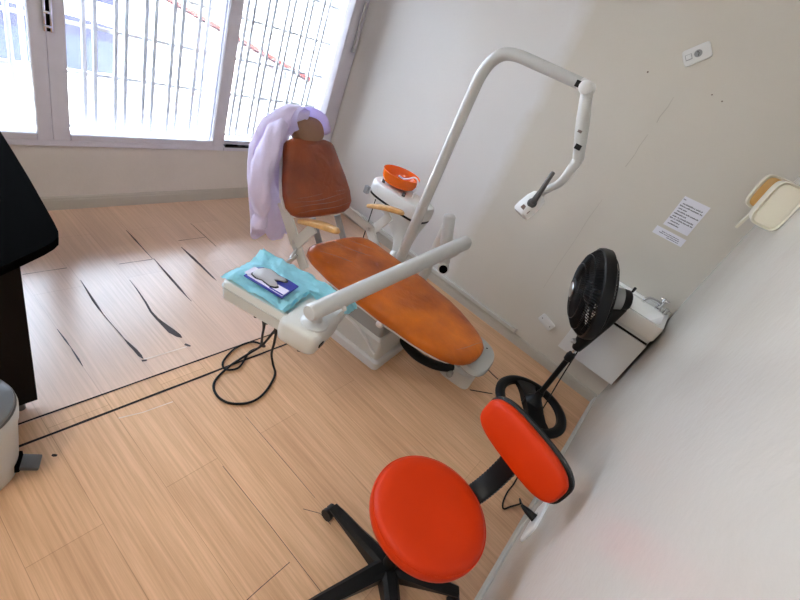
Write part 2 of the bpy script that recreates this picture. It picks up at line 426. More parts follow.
# nail holes and hairline cracks on the right wall
def wall_mark(y, z, r):
    bm = B(); lathe(bm, [(r, 0), (r*.8, .0025), (0, .003)], (XL, y, z), (-1, 0, 0), 10); obj('nail_hole', bm, 'nail', wall_long)
for y, z, r in ((.63, 1.89, .005), (.28, 1.905, .004), (.22, 1.895, .004)): wall_mark(y, z, r)
def crack(pts, w=.0012):
    bm = B(); Pn = [V((XL-.0012, y, z)) for y, z in pts]
    a = [bm.verts.new(p+V((0, w*(.5+rnd.random()), 0))) for p in Pn]; b = [bm.verts.new(p-V((0, w*(.5+rnd.random()), 0))) for p in Pn]
    for i in range(len(Pn)-1): bm.faces.new((a[i], a[i+1], b[i+1], b[i]))
    obj('hairline_crack', bm, M['crack'], wall_long, smooth=False)
crack([(.436, 1.83), (.432, 1.78), (.438, 1.72), (.433, 1.69)], .0022)
crack([(.437, 1.62), (.44, 1.55), (.436, 1.5), (.44, 1.42)], .0016)
crack([(.445, 1.2), (.45, 1.05), (.443, .9), (.446, .72), (.44, .5)], .0014)

# ------------------------------------------------------------------ window
bm = B(); yf = YW+.02
box(bm, ((WX0+2.93)/2, yf+.0, .4175), (2.93-WX0, .075, .035), bev=.004)            # bottom track
box(bm, ((WX0+2.93)/2, yf, WZ1-.02), (2.93-WX0, .075, .05), bev=.004)
box(bm, (2.862, yf-.01, (WZ0+WZ1)/2), (.145, .07, WZ1-WZ0), bev=.006)             # right jamb
box(bm, (WX0+.03, yf, (WZ0+WZ1)/2), (.06, .075, WZ1-WZ0), bev=.004)
win = struct('window_1', bm, 'frame')
bm = B(); box(bm, (2.80, YW+.125, (WZ0+WZ1)/2), (.03, .16, WZ1-WZ0-.02)); obj('window_reveal', bm, 'reveal', win, smooth=False)
def sash(x0, x1, y, z0=.435, z1=2.2, sl=.07, sr=.07, rb=.032):
    bm = B()
    box(bm, (x0+sl/2, y, (z0+z1)/2), (sl, .034, z1-z0), bev=.005); box(bm, (x1-sr/2, y, (z0+z1)/2), (sr, .034, z1-z0), bev=.005)
    box(bm, ((x0+x1)/2, y, z0+rb/2), (x1-x0-sl-sr, .03, rb), bev=.004); box(bm, ((x0+x1)/2, y, z1-.02), (x1-x0-sl-sr, .03, .04), bev=.004)
    s = obj('sash', bm, 'frame', win, smooth=False)
    bm = B(); box(bm, ((x0+x1)/2, y+.004, (z0+z1)/2), (x1-x0-sl-sr+.01, .004, z1-z0-.06)); obj('glass_pane', bm, 'glass', s, smooth=False)
    return s
s1 = sash(-.22, .8695, YW-.005, sr=.065); s2 = sash(.8703, 1.885, YW-.005, sl=.08, sr=.085)
sash(1.80, 2.80, YW+.045, z0=.425, sl=.08, sr=.012, rb=.03); sash(-1.58, -.14, YW+.045)
# bolt on the meeting stiles
bm = B(); box(bm, (.862, YW-.031, 1.075), (.012, .016, .20), bev=.003); box(bm, (.889, YW-.031, 1.075), (.012, .016, .20), bev=.003)
for z in (1.0, 1.06, 1.12): box(bm, (.872, YW-.034, z), (.03, .02, .012), bev=.003)
obj('window_latch', bm, 'chrome', s2)
bm = B(); box(bm, (.8745, YW-.024, 1.075), (.022, .005, .20)); obj('latch_plate', bm, 'black_matt', s2, smooth=False)
bm = B(); box(bm, (2.88, YW-.035, 1.45), (.016, .012, .34), bev=.003); box(bm, (2.88, YW-.04, 1.28), (.03, .02, .03), bev=.004); obj('window_stay', bm, 'chrome', win)
# dirt in the empty track of the right sash
bm = B()
for k in range(26):
    x = 1.93+rnd.random()*.42 if k > 7 else 1.92+rnd.random()*.05
    r = .005+rnd.random()*.006
    bmesh.ops.create_icosphere(bm, subdivisions=1, radius=r, matrix=Matrix.Translation((x, YW-.014, .438+r*.5)) @ Matrix.Diagonal((1.6, .8, .8, 1)))
o = obj('track_dirt', bm, 'black_matt', win); 
bm = B(); box(bm, (2.33, YW-.004, .428), (.86, .03, .02)); obj('track_gap', bm, 'gap_black', win, smooth=False)
bm = B(); box(bm, (2.33, YW-.018, .415), (.88, .012, .024), bev=.003); obj('track_lip', bm, 'frame', win, smooth=False)

# security grille outside
gr = thing('window_grille', 'pale painted steel security grille of paired upright bars outside the window', 'window grille', (.9, YW+.11, .45))
YG = YW+.11
def vbar(x): 
    bm = B(); box(bm, (x, YG, 1.345), (.021, .012, 1.79)); obj('upright_bar', bm, 'bar', gr, smooth=False)
x = 1.10-.155*14
while x < 2.76:
    vbar(x-.026); vbar(x+.026); x += .155
for z in (.465, .76, 1.0, 1.25, 1.5, 1.75, 2.0, 2.22):
    bm = B(); box(bm, ((WX0+2.785)/2, YG+.012, z), (2.785-WX0, .006, .018)); obj('cross_bar', bm, 'bar', gr, smooth=False)

# ------------------------------------------------------------------ outside
bm = B(); box(bm, (2, 11.45, -.2), (34, 17, .2)); g = struct('ground_yard', bm, 'concrete')
for i, yy in enumerate((3.6, 4.4, 5.2)):
    bm = B(); box(bm, (1.5, yy, -.0985), (6, .012, .005)); obj('paving_joint', bm, 'post_grey', g, smooth=False)
for xx in (.4, 1.25, 2.1):
    bm = B(); box(bm, (xx, 4.3, -.0985), (.012, 2.9, .005)); obj('paving_joint', bm, 'post_grey', g, smooth=False)
# boundary wall with clay coping
cw = thing('boundary_wall', 'white yard wall outside the window topped with red clay coping tiles', 'garden wall', (3.2, 5, -.1))
W0, W1 = V((3.52, 3.05, 0)), V((3.02, 8.2, 0)); wd = (W1-W0).normalized(); wn = V((-wd.y, wd.x, 0)); wang = math.atan2(wd.y, wd.x)
bm = B(); c = (W0+W1)/2; box(bm, (c.x+.08, c.y, .31), ((W1-W0).length, .14, .82), wang); obj('wall_panel', bm, 'yard_wall', cw, smooth=False)
nt_ = 34
for k in range(nt_):
    p = W0.lerp(W1, (k+.5)/nt_); bm = B()
    box(bm, (p.x+.06, p.y, .755), (.148, .26, .03), Matrix.Rotation(wang, 3, 'Z') @ Matrix.Rotation(.22, 3, 'X') @ Matrix.Rotation(.06, 3, 'Y'), bev=.006)
    obj('coping_tile', bm, 'roof_tile', cw, smooth=False)
for t in (.08, .2, .24, .42, .46, .66):
    p = W0.lerp(W1, t)+wn*.02; bm = B(); box(bm, (p.x, p.y, .3), (.05, .05, .8), wang); obj('wall_post', bm, 'post_grey', cw, smooth=False)
# sunlit and shadowed bands of a yard wall, painted as colour
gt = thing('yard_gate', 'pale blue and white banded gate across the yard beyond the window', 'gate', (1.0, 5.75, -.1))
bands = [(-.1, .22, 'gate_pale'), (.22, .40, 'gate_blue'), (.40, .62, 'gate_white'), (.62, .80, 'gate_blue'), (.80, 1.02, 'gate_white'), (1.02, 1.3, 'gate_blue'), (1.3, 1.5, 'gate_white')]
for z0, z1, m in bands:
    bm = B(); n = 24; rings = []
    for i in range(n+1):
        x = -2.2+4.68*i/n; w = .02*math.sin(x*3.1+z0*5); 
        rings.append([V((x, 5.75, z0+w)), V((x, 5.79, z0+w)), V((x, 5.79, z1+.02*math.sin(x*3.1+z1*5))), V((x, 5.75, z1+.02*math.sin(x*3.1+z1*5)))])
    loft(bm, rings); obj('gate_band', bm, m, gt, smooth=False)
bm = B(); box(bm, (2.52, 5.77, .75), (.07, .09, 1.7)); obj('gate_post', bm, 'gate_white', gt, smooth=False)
bm = B(); box(bm, (2, 14, 1.6), (22, .3, 3.4)); tag(obj('neighbouring_wall', bm, 'neighbour', smooth=False), 'tall white wall of a neighbouring building far beyond the yard', 'wall')

# ------------------------------------------------------------------ dental chair
AX = 1.845
ch = thing('dental_chair', 'orange brown dental chair in clear film, reclined beside the long grey wall', 'dental chair', (AX, 1.0, 0))
R8 = Matrix.Rotation(math.radians(6), 3, 'Z')
def rp(dx, dy, z, c=(1.875, 1.065)): 
    v = R8 @ V((dx, dy, 0)); return V((c[0]+v.x, c[1]+v.y, z))
def ring_rect(hx, y0, y1, z, r=.03, n=5):
    out = []
    for cx, cy, a0 in ((hx-r, y1-r, 0), (-hx+r, y1-r, PI/2), (-hx+r, y0+r, PI), (hx-r, y0+r, 3*PI/2)):
        for k in range(n+1):
            a = a0+PI/2*k/n; out.append(rp(cx+r*math.cos(a), cy+r*math.sin(a), z))
    return out
bm = B(); loft(bm, [ring_rect(.215, -.27, .33, 0), ring_rect(.215, -.27, .33, .045), ring_rect(.205, -.26, .32, .055)]); obj('base_plate', bm, 'white_plastic', ch)
bm = B(); loft(bm, [ring_rect(.195, -.245, .31, .055, .02), ring_rect(.185, -.225, .29, .165, .02), ring_rect(.17, -.21, .27, .18, .02)]); pb = obj('base_cover', bm, 'grey_white', ch)
bm = B()
pts = [rp(-.196, .28-.5*t, .09+.095*math.sin(PI*min(1, t*1.05))**.7) for t in [i/14 for i in range(15)]]
tube(bm, pts, .008, 8); obj('cover_rib', bm, 'white_plastic', pb)
bm = B(); loft(bm, [ring_rect(.165, -.2, .25, .17, .02), ring_rect(.185, -.2, .22, .30, .02), ring_rect(.2, -.18, .25, .385, .02)]); obj('lift_column', bm, 'mid_grey', ch)
bm = B(); tube(bm, [(1.63, .83, .37), (1.595, .82, .362)], [.018, .021], 14, round_end=True); tube(bm, [(1.72, .83, .375), (1.63, .83, .37)], .01, 8); obj('knob', bm, 'white_plastic', ch)
# seat: rear at y 1.43, knees, toe at y .355
half = [(1.435, .0), (1.434, .08), (1.43, .15), (1.415, .21), (1.385, .25), (1.33, .27), (1.2, .282), (1.06, .285), (.94, .282), (.82, .272), (.72, .26), (.62, .243), (.53, .215), (.46, .186), (.41, .152), (.378, .108), (.362, .06), (.357, .0)]
outl = [(h, y) for y, h in half]+[(-h, y) for y, h in reversed(half[1:-1])]
def seat_z(y):
    t = max(0, min(1, (y-.36)/.55)); s = t*t*(3-2*t)
    z = .422+.03*s
    if y > 1.1: z += .028*((y-1.1)/.33)**1.5
    return z - .012*math.exp(-((y-.86)/.05)**2)
def seat_map(th):
    return lambda u, v, h: V((AX+u-(.09 if v > .9 else .06)*(v-.9), v, seat_z(v)-th+h))
T = .066
bm = B(); cushion(bm, outl, seat_map(T), pillow_layers(T, .02, .012)); seat = obj('seat', bm, 'seat_leather', ch, angle=60)
bm = B()
cushion(bm, [(u*.9, .9+(v-.9)*.93) for u, v in outl], seat_map(T+.034), [(.1, 0), (.86, 0), (.97, .012), (1, .024), (1, .036)]); obj('seat_pan', bm, 'white_plastic', ch)
# film folds lying on the seat
for k, (xa, ya, xb, yb) in enumerate(((-.2, 1.34, .0, 1.12), (-.06, 1.39, .14, 1.16), (-.12, .45, .1, .39), (-.23, 1.26, -.13, 1.05), (.06, 1.38, .2, 1.24))):
    bm = B(); pl = []
    for i in range(9):
        t = i/8; x = xa+(xb-xa)*t+.005*math.sin(6*t+k*2); y = ya+(yb-ya)*t+.005*math.cos(5*t+k)
        edge = 1-abs(x)/.29
        pl.append(V((AX+x-.09*(y-.9), y, seat_z(y)+.0095*max(.15, min(1, edge*1.9)))))
    tube(bm, pl, [.0003, .0010, .0003], 6); obj('film_fold', bm, 'film', seat)
# toe guard under the footrest end and its opening
bm = B()
tg = superell(.165, .115, 40, 2.6)
cushion(bm, tg, lambda u, v, h: V((AX+.165+u, .41+v+u*.12, 0.292+h-.05*(.5-(v+.13)/.26)*.6)), [(.3, 0), (.93, 0), (1, .014), (1, .03), (.95, .042), (.5, .046)])
tgo = obj('footrest_guard', bm, 'clear', ch)
bm = B(); tube(bm, [(AX+.26, .385, .335), (AX+.262, .385, .339)], .005, 8); obj('screw', bm, 'black', tgo)
bm = B(); tube(bm, [(AX-.06, 1.0, .33), (AX, .62, .30), (AX+.06, .42, .285)], .03, 10); obj('footrest_link', bm, 'mid_grey', ch)
# backrest
B0 = V((1.712, 1.528, .572)); lean = math.radians(37)
U = V((.0, math.sin(lean), math.cos(lean))).normalized(); Rt = V((1, -.02, .03)); Rt = (Rt-U*Rt.dot(U)).normalized(); Nf = Rt.cross(U)   # Nf faces the room
if Nf.y > 0: Nf = -Nf
bh = [(0, .0), (.002, .1), (.007, .165), (.025, .208), (.06, .234), (.12, .238), (.2, .222), (.28, .195), (.34, .178), (.375, .166), (.392, .148), (.402, .11), (.404, 0)]
bo = [(h*1.04, s*1.05) for s, h in bh]+[(-h*.96, s*1.05) for s, h in reversed(bh[1:-1])]
bk = lambda o: (lambda u, v, h: B0+Rt*u+U*v+Nf*(h+o))
bm = B(); cushion(bm, bo, bk(0), pillow_layers(.06, .02, .012)); back = obj('backrest', bm, 'back_leather', ch, angle=60)
bm = B(); cushion(bm, [(u*.97, .22+(v-.22)*.97) for u, v in bo], bk(-.03), [(.3, 0), (.9, 0), (1, .012), (1, .032)]); obj('backrest_shell', bm, 'white_plastic', ch)
for k, s in enumerate((.06, .085, .11, .03)):
    bm = B(); pl = [B0+Rt*(-.2+.42*i/10+.005*k)+U*(s+.004*math.sin(i*.7+k*2)+.035*(i/10)**2)+Nf*(.0705-.03*max(0, abs(-.2+.042*i)/.2-.75)) for i in range(11)]
    tube(bm, pl, [.0003, .0009, .0003], 6); obj('film_fold', bm, 'film', back)
# headrest
H0 = B0+U*.468+Rt*.008
bm = B(); cushion(bm, superell(.105, .07, 36, 2.6), lambda u, v, h: H0+Rt*u+U*v+Nf*(h-.0), pillow_layers(.06, .02, .008)); hd = obj('headrest', bm, 'headrest', ch)
bm = B(); box(bm, H0-U*.06-Nf*.005, (.05, .012, .12), Matrix((Rt, Nf, U)).transposed()); obj('headrest_stem', bm, 'steel', ch)
# hinge brackets and armrests
def bracket(sx):
    # plate running from the backrest to the seat hinge, and the armrest post
    x = AX+sx*.315
    bm = B()
    a, b, c2 = V((B0.x+sx*.20, 1.605, .625)), V((x, 1.47, .47)), V((x, 1.36, .38))
    for p, q, w in ((a, b, .08), (b, c2, .07)):
        d = (q-p).normalized(); mid = (p+q)/2; n = V((sx, 0, 0)); n = (n-d*n.dot(d)).normalized(); t = d.cross(n)
        box(bm, mid, (w, .012, (q-p).length+.03), Matrix((t, n, d)).transposed(), bev=.004)
    br = obj('hinge_bracket', bm, 'grey_white', ch)
    bm = B(); tube(bm, [b+V((-sx*.02, 0, 0)), b+V((sx*.014, 0, 0))], .014, 12); obj('hinge_bolt', bm, 'steel', br)
    oy = .055 if sx > 0 else -.015
    ar0, ar1 = V((x+sx*.004, 1.50+oy, .59)), V((x+sx*.004, 1.215+oy, .695))
    bm = B()
    d = V((0, -.08, .15)).normalized(); q = b+V((sx*.01, -.02, 0)); e = V((x+sx*.01, 1.36, .63))
    d = (e-q).normalized(); n = V((1, 0, 0)); t = d.cross(n)
    box(bm, (q+e)/2, (.06, .014, (e-q).length), Matrix((t, n, d)).transposed(), bev=.004); obj('armrest_post', bm, 'grey_white', ch)
    bm = B()
    d = (ar1-ar0).normalized(); n = V((1, 0, 0)); up = n.cross(d); up = up if up.z > 0 else -up
    Lh = (ar1-ar0).length/2
    cushion(bm, superell(Lh, .032, 36, 2.6), lambda u, v, h: (ar0+ar1)/2+d*u+n*v+up*(h-.012*(u/Lh)**2), pillow_layers(.026, .011, .004)); obj('armrest', bm, 'armrest', ch)
bracket(-1); bracket(1)
bm = B(); tube(bm, [(AX-.33, 1.42, .42), (AX-.36, 1.44, .36), (AX-.34, 1.47, .29)], .012, 8, smooth=4); tube(bm, [(AX-.30, 1.45, .46), (AX-.36, 1.43, .40)], .009, 8); obj('recline_lever', bm, 'steel', ch)
for sx in (-1, 1):
    bm = B(); tube(bm, [(AX-.06+sx*.1, 1.54, .56), (AX-.02+sx*.1, 1.42, .38), (AX+sx*.1, 1.25, .35)], .02, 10); obj('hinge_arm', bm, 'mid_grey', ch)

# foot control with its black hose
fp = thing('foot_control', 'pale plastic foot control on the floor under the footrest end', 'foot pedal', (2.14, .45, 0))
bm = B(); Rf = Matrix.Rotation(math.radians(8), 3, 'Z')
fm = lambda u, v, h: V((2.165, .465, 0))+Rf @ V((u, v, h))
cushion(bm, superell(.085, .105, 36, 4), lambda u, v, h: fm(u, v, h*(1-.25*(v+.1)/.2)), [(.3, 0), (1, 0), (1, .075), (.96, .095), (.85, .103), (.4, .105)]); fb = obj('pedal_body', bm, 'grey_white', fp)
bm = B(); box(bm, fm(.082, -.03, .075), (.03, .10, .03), Rf, bev=.006); obj('pedal_opening', bm, 'black_matt', fp)
bm = B(); tube(bm, [fm(-.085, .03, .06), fm(-.115, .03, .058)], [.016, .02], 12, round_end=True); obj('pedal_button', bm, 'clear', fp)
bm = B(); tube(bm, [(2.0, .84, .10), (1.962, .79, .09), (1.95, .69, .085), (1.985, .60, .08), (2.04, .54, .075), (2.10, .50, .075)], .029, 14, smooth=6); obj('hose', bm, 'rubber', fp)

# ------------------------------------------------------------------ spittoon unit
sp = thing('spittoon_unit', 'grey white spittoon stand with an orange bowl between chair and wall', 'dental spittoon', (2.40, 1.45, 0))
def sring(x, y, a, b, z, p=3.5): return [V((x+u, y+v, z)) for u, v in superell(a, b, 36, p)]
bm = B(); loft(bm, [sring(2.41, 1.475, .112, .232, .625), sring(2.41, 1.475, .118, .24, .64), sring(2.41, 1.475, .116, .238, .70), sring(2.41, 1.475, .108, .23, .715), sring(2.41, 1.475, .09, .21, .72)]); obj('top_housing', bm, 'white_plastic', sp)
bm = B(); loft(bm, [sring(2.41, 1.475, .113, .234, .612), sring(2.41, 1.475, .113, .234, .628)]); obj('trim_strip', bm, 'black', sp)
bm = B(); loft(bm, [sring(2.37, 1.31, .06, .07, 0), sring(2.37, 1.31, .045, .05, .04), sring(2.37, 1.31, .042, .05, .36), sring(2.38, 1.325, .05, .065, .43), sring(2.40, 1.39, .075, .13, .52), sring(2.41, 1.46, .102, .215, .585), sring(2.41, 1.475, .11, .23, .614)]); obj('stand', bm, 'grey_white', sp)
bm = B(); lathe(bm, [(.05, .725), (.08, .73), (.112, .745), (.125, .775), (.130, .81), (.1305, .816), (.126, .816), (.120, .78), (.106, .755), (.06, .742), (.0, .741)], (2.42, 1.555, 0), seg=40); bowl = obj('bowl', bm, 'bowl', sp)
bm = B(); lathe(bm, [(.013, .740), (.013, .745), (0, .747)], (2.42, 1.555, 0), seg=14); obj('drain', bm, 'chrome', bowl)
bm = B(); tube(bm, [(2.40, 1.40, .72), (2.40, 1.395, .79), (2.405, 1.41, .835), (2.41, 1.45, .84), (2.415, 1.49, .81), (2.42, 1.53, .79), (2.42, 1.575, .79)], .0055, 8, smooth=5); obj('water_spout', bm, 'white_plastic', sp)
for (x, y) in ((2.335, 1.43), (2.34, 1.62)):
    bm = B(); lathe(bm, [(.012, .715), (.012, .74), (.009, .746), (0, .747)], (x, y, 0), seg=12); obj('knob', bm, 'dark_grey', sp)
bm = B(); box(bm, (2.30, 1.70, .625), (.03, .035, .055), bev=.008); obj('tool_holder', bm, 'mid_grey', sp)
bm = B(); tube(bm, [(2.33, 1.32, .34), (2.29, 1.30, .31), (2.285, 1.29, .26)], .028, 12, smooth=3); obj('valve', bm, 'grey_white', sp)
bm = B(); tube(bm, [(2.31, 1.61, .60), (2.315, 1.60, .3), (2.32, 1.59, .01)], .004, 6); obj('suction_hose', bm, 'rubber', sp)

# ------------------------------------------------------------------ lamp
lp = thing('dental_lamp', 'tall white dental lamp, bent pole arching over the chair', 'dental lamp', (2.2, 1.19, 0))
bm = B(); tube(bm, [(2.2, 1.19, 0), (2.2, 1.19, .8)], .033, 20); lathe(bm, [(.09, 0), (.09, .02), (.05, .03), (.04, .05)], (2.2, 1.19, 0), seg=24); obj('pole_base', bm, 'enamel', lp)
bm = B(); tube(bm, [(2.2, 1.19, .8), (2.2, 1.19, 1.2), (2.2, 1.19, 1.47), (2.2, 1.186, 1.55), (2.2, 1.165, 1.62), (2.2, 1.12, 1.672), (2.2, 1.05, 1.692), (2.2, .95, 1.695), (2.2, .69, 1.695)], [.031]*4+[.030]*2+[.028]*2+[.026], 20, smooth=5); obj('bent_pole', bm, 'enamel', lp)
J1, J2 = V((2.2, .662, 1.69)), V((2.2, .528, 1.415))
bm = B(); tube(bm, [J1+V((-.035, 0, 0)), J1+V((.035, 0, 0))], .03, 18, round_end=True); tube(bm, [(2.2, .70, 1.695), J1], .028, 16); k = obj('swivel_joint', bm, 'white_plastic', lp)
bm = B(); box(bm, (2.168, .70, 1.69), (.008, .022, .028), bev=.002); obj('joint_slot', bm, 'black', k)
bm = B(); tube(bm, [J1, J1.lerp(J2, .5), J2], [.026, .031, .026], 18, round_end=True); la = obj('spring_arm', bm, 'enamel', lp)
bm = B(); p = J1.lerp(J2, .82)+V((-.029, 0, 0)); box(bm, p, (.008, .03, .024), bev=.002); obj('arm_slot', bm, 'black', la)
bm = B(); p = J1.lerp(J2, .6)+V((-.031, 0, 0)); box(bm, p, (.004, .02, .012), bev=.001); obj('arm_badge', bm, 'lamp_label', la)
bm = B(); tube(bm, [J2, (2.2, .531, 1.372), (2.2, .538, 1.31), (2.2, .552, 1.272), (2.198, .572, 1.245), (2.195, .592, 1.215)], [.026, .023, .02, .018, .018], 16, smooth=3); obj('neck', bm, 'enamel', lp)
hc = V((2.185, .612, 1.135)); hdv = V((-.25, .14, -.55)).normalized()   # light points down over the chair
hx, hy = frame_of(hdv)
bm = B(); rings = []
for s, a, b in ((-.065, .018, .018), (-.052, .036, .034), (-.02, .045, .041), (.035, .05, .041), (.065, .048, .038), (.073, .04, .031)):
    rings.append([hc+hdv*s+hx*u+hy*v for u, v in superell(a, b, 32, 3)])
loft(bm, rings); hd2 = obj('lamp_head', bm, 'white_plastic', lp)
bm = B(); loft(bm, [[hc+hdv*s+hx*u+hy*v for u, v in superell(.036, .027, 28, 3)] for s in (.0728, .0755)]); obj('lamp_lens', bm, 'clear', hd2)
cdir = (V((0, 0, 1.65))-hc); cdir = (cdir-hdv*cdir.dot(hdv)).normalized(); sd = hdv.cross(cdir)
Mh = Matrix((sd, hdv, cdir)).transposed()
bm = B(); box(bm, hc+hdv*.042+cdir*.042, (.05, .022, .010), Mh, bev=.003); obj('lamp_badge', bm, 'lamp_label', hd2)
bm = B(); h0 = hc+cdir*.048-hdv*.005; tube(bm, [h0, h0+V((0, -.006, .065)), h0+V((0, -.012, .165))], [.017, .0125, .011], 14, round_end=True); lathe(bm, [(.024, -.01), (.024, .010), (.018, .016), (0, .017)], hc+cdir*.038, cdir, 20); obj('lamp_handle', bm, 'dark_grey', lp)
bm = B(); tube(bm, [(2.195, .592, 1.215), hc-hdv*.05], .017, 14); obj('head_joint', bm, 'grey_white', lp)

# ------------------------------------------------------------------ instrument tray and its arm
tr = thing('instrument_tray', 'grey white instrument tray on a long tubular arm beside the dental chair', 'instrument tray', (2.235, 1.0, 0))
FL = V((.842, 1.118, 0)); e1 = V((.309, -.951, 0)).normalized(); e2 = V((.951, .309, 0)).normalized(); TZ = -.157; ez = V((0, 0, 1))
tp = lambda a, b, z: FL+e1*a*1.06+e2*b*.96+ez*(z+TZ)
def trect(a0, a1, b0, b1, z, r=.03, n=5):
    out = []
    for ca, cb, t0 in ((a1-r, b1-r, 0), (a0+r, b1-r, PI/2), (a0+r, b0+r, PI), (a1-r, b0+r, 1.5*PI)):
        for k in range(n+1):
            t = t0+PI/2*k/n; out.append(tp(ca+r*math.cos(t), cb+r*math.sin(t), z))
    return out
bm = B(); loft(bm, [trect(.02, .39, .02, .29, .702), trect(.004, .401, .004, .301, .716), trect(.0, .405, .0, .305, .75), trect(0, .405, 0, .305, .785), trect(.008, .398, .008, .297, .797), trect(.02, .386, .02, .285, .797), trect(.03, .376, .03, .275, .785)]); obj('tray', bm, 'grey_white', tr)
bm = B(); loft(bm, [trect(-.004, .409, -.004, .309, .765), trect(-.004, .409, -.004, .309, .769)]); obj('edge_bead', bm, 'enamel', tr)
bm = B(); loft(bm, [trect(.275, .40, -.01, .17, .695, .03), trect(.26, .41, -.024, .19, .706, .035), trect(.255, .415, -.03, .20, .73, .04), trect(.255, .415, -.03, .20, .775, .04), trect(.262, .408, -.022, .19, .792, .035), trect(.275, .395, -.008, .17, .80, .03), trect(.29, .38, .01, .15, .802, .03)]); sh = obj('swivel_housing', bm, 'grey_white', tr)
SW = tp(.362, .05, .80)
bm = B(); lathe(bm, [(.055, 0), (.052, .006), (.036, .012), (.026, .018), (.022, .03), (.022, .055)], SW, seg=28, cap1=True); obj('swivel_post', bm, 'enamel', sh)
bm = B(); box(bm, tp(.414, .03, .74), (.012, .03, .014), Matrix.Rotation(math.atan2(e1.y, e1.x), 3, 'Z')); obj('housing_slot', bm, 'black', sh)
bm = B(); tube(bm, [tp(.34, .0, .70), tp(.35, .01, .672), tp(.362, .03, .664)], .004, 6); obj('hook', bm, 'dark_grey', sh)
A0 = V((.942, .755, .722)); A1 = V((2.21, .84, .752))
bm = B(); tube(bm, [A0, A0.lerp(A1, .006), A0.lerp(A1, .02), A0.lerp(A1, .5), A0.lerp(A1, .97), A0.lerp(A1, .99), A1], [.027, .032, .0325, .037, .041, .041, .037], 22); at_ = obj('arm_tube', bm, 'enamel', tr)
bm = B(); p = A0.lerp(A1, .13)+V((-.006, -.026, -.012)); tube(bm, [p, p+V((-.004, -.016, -.004))], [.008, .0095], 12, round_end=True); obj('set_screw', bm, 'white_plastic', at_)
bm = B(); tube(bm, [(2.235, 1.0, 0), (2.23, 1.0, .45), (2.215, 1.0, .815)], [.034, .030, .028], 16, round_end=True); obj('riser', bm, 'grey_white', tr)
bm = B(); tube(bm, [(2.2, 1.0, .83), (2.2, .96, .72), (2.2, .905, .575)], .036, 18, round_end=True); fa = obj('folding_arm', bm, 'enamel', tr)
bm = B(); sa, sb = V((2.235, .912, .535)), V((2.165, .872, .548)); tube(bm, [sa, sb], .034, 20)
o_ = obj('arm_socket', bm, 'grey_white', fa)
bm = B(); d_ = (sb-sa).normalized(); tube(bm, [sb-d_*.002, sb+d_*.002], .026, 20); obj('socket_opening', bm, 'black_matt', o_)
bm = B(); tube(bm, [(2.2, .91, .60), (2.2, .87, .66), (2.2, .845, .72)], .022, 14); obj('pivot_pin', bm, 'steel', tr)
bm = B(); box(bm, (2.19, .95, .30), (.10, .06, .05), Matrix.Rotation(.5, 3, 'Z'), bev=.01); obj('mount_bracket', bm, 'mid_grey', tr)
# hoses looping under the tray
bm = B(); tube(bm, [tp(.175, .07, .725), (1.02, .96, .48), (1.09, 1.01, .30), (1.17, 1.08, .12), (1.21, 1.09, .02), (1.18, 1.03, .006), (1.07, .965, .006), (.98, .955, .006), (.905, 1.0, .006), (.885, 1.07, .006), (.92, 1.14, .006), (1.03, 1.19, .006), (1.14, 1.20, .03), (1.13, 1.12, .16), (1.08, 1.03, .33), (1.02, .96, .46), tp(.18, .08, .725)], .0058, 8, smooth=7); obj('hose', bm, 'rubber', tr)
bm = B(); tube(bm, [tp(.125, .07, .725), (1.0, 1.01, .46), (1.06, 1.06, .30), (1.18, 1.16, .10), (1.25, 1.22, .02), (1.22, 1.28, .008), (1.12, 1.28, .008), (1.02, 1.23, .008), (1.0, 1.18, .008), (1.06, 1.16, .008), (1.16, 1.22, .012), (1.2, 1.2, .05), (1.12, 1.12, .22), (1.03, 1.04, .40), tp(.13, .075, .725)], .0052, 8, smooth=7); obj('hose', bm, 'rubber', tr)
for a in (.127, .178):
    bm = B(); p = tp(a, .07, .722); tube(bm, [p, p+V((.004, .004, -.07))], [.009, .007], 8); obj('hose_grip', bm, 'black', tr)

# drape on the tray
bm = B(); na, nb = 44, 36; grid = []
for i in range(na+1):
    row = []
    for j in range(nb+1):
        a = -.008+.43*i/na; b = .006+.345*j/nb
        a_ = a-.035*max(0, (b-.2)/.14)*(1-i/na)
        z = .8035+.016*abs(noise.noise(V((a*13, b*19, 1.3))))+.012*max(0, noise.noise(V((a*30+b*26, b*12-a*10, 4))))+.006*abs(noise.noise(V((a*45, b*45, 9))))
        if b > .30: z -= .55*(b-.30)+.004*math.sin(a*60)+.02*max(0, math.sin(a*25))*(b-.30)/.05
        if a > .38 and b > .2: z -= .9*(a-.38)
        if a < .02: z -= .3*(.02-a)
        edge = .008*math.sin(a*70)*(j/nb > .93)
        lim = .25 if b < .2 else .25+.18*min(1, (b-.2)/.03)
        if a > lim: a_ = lim+(a-lim)*.08
        row.append(bm.verts.new(tp(a_, b+edge, z)))
    grid.append(row)
for i in range(na):
    for j in range(nb): bm.faces.new((grid[i][j], grid[i+1][j], grid[i+1][j+1], grid[i][j+1]))
bmesh.ops.solidify(bm, geom=bm.faces[:], thickness=-.0015)
tw = obj('paper_drape', bm, 'towel', angle=80); tag(tw, 'light blue disposable drape crumpled over the instrument tray', 'drape')

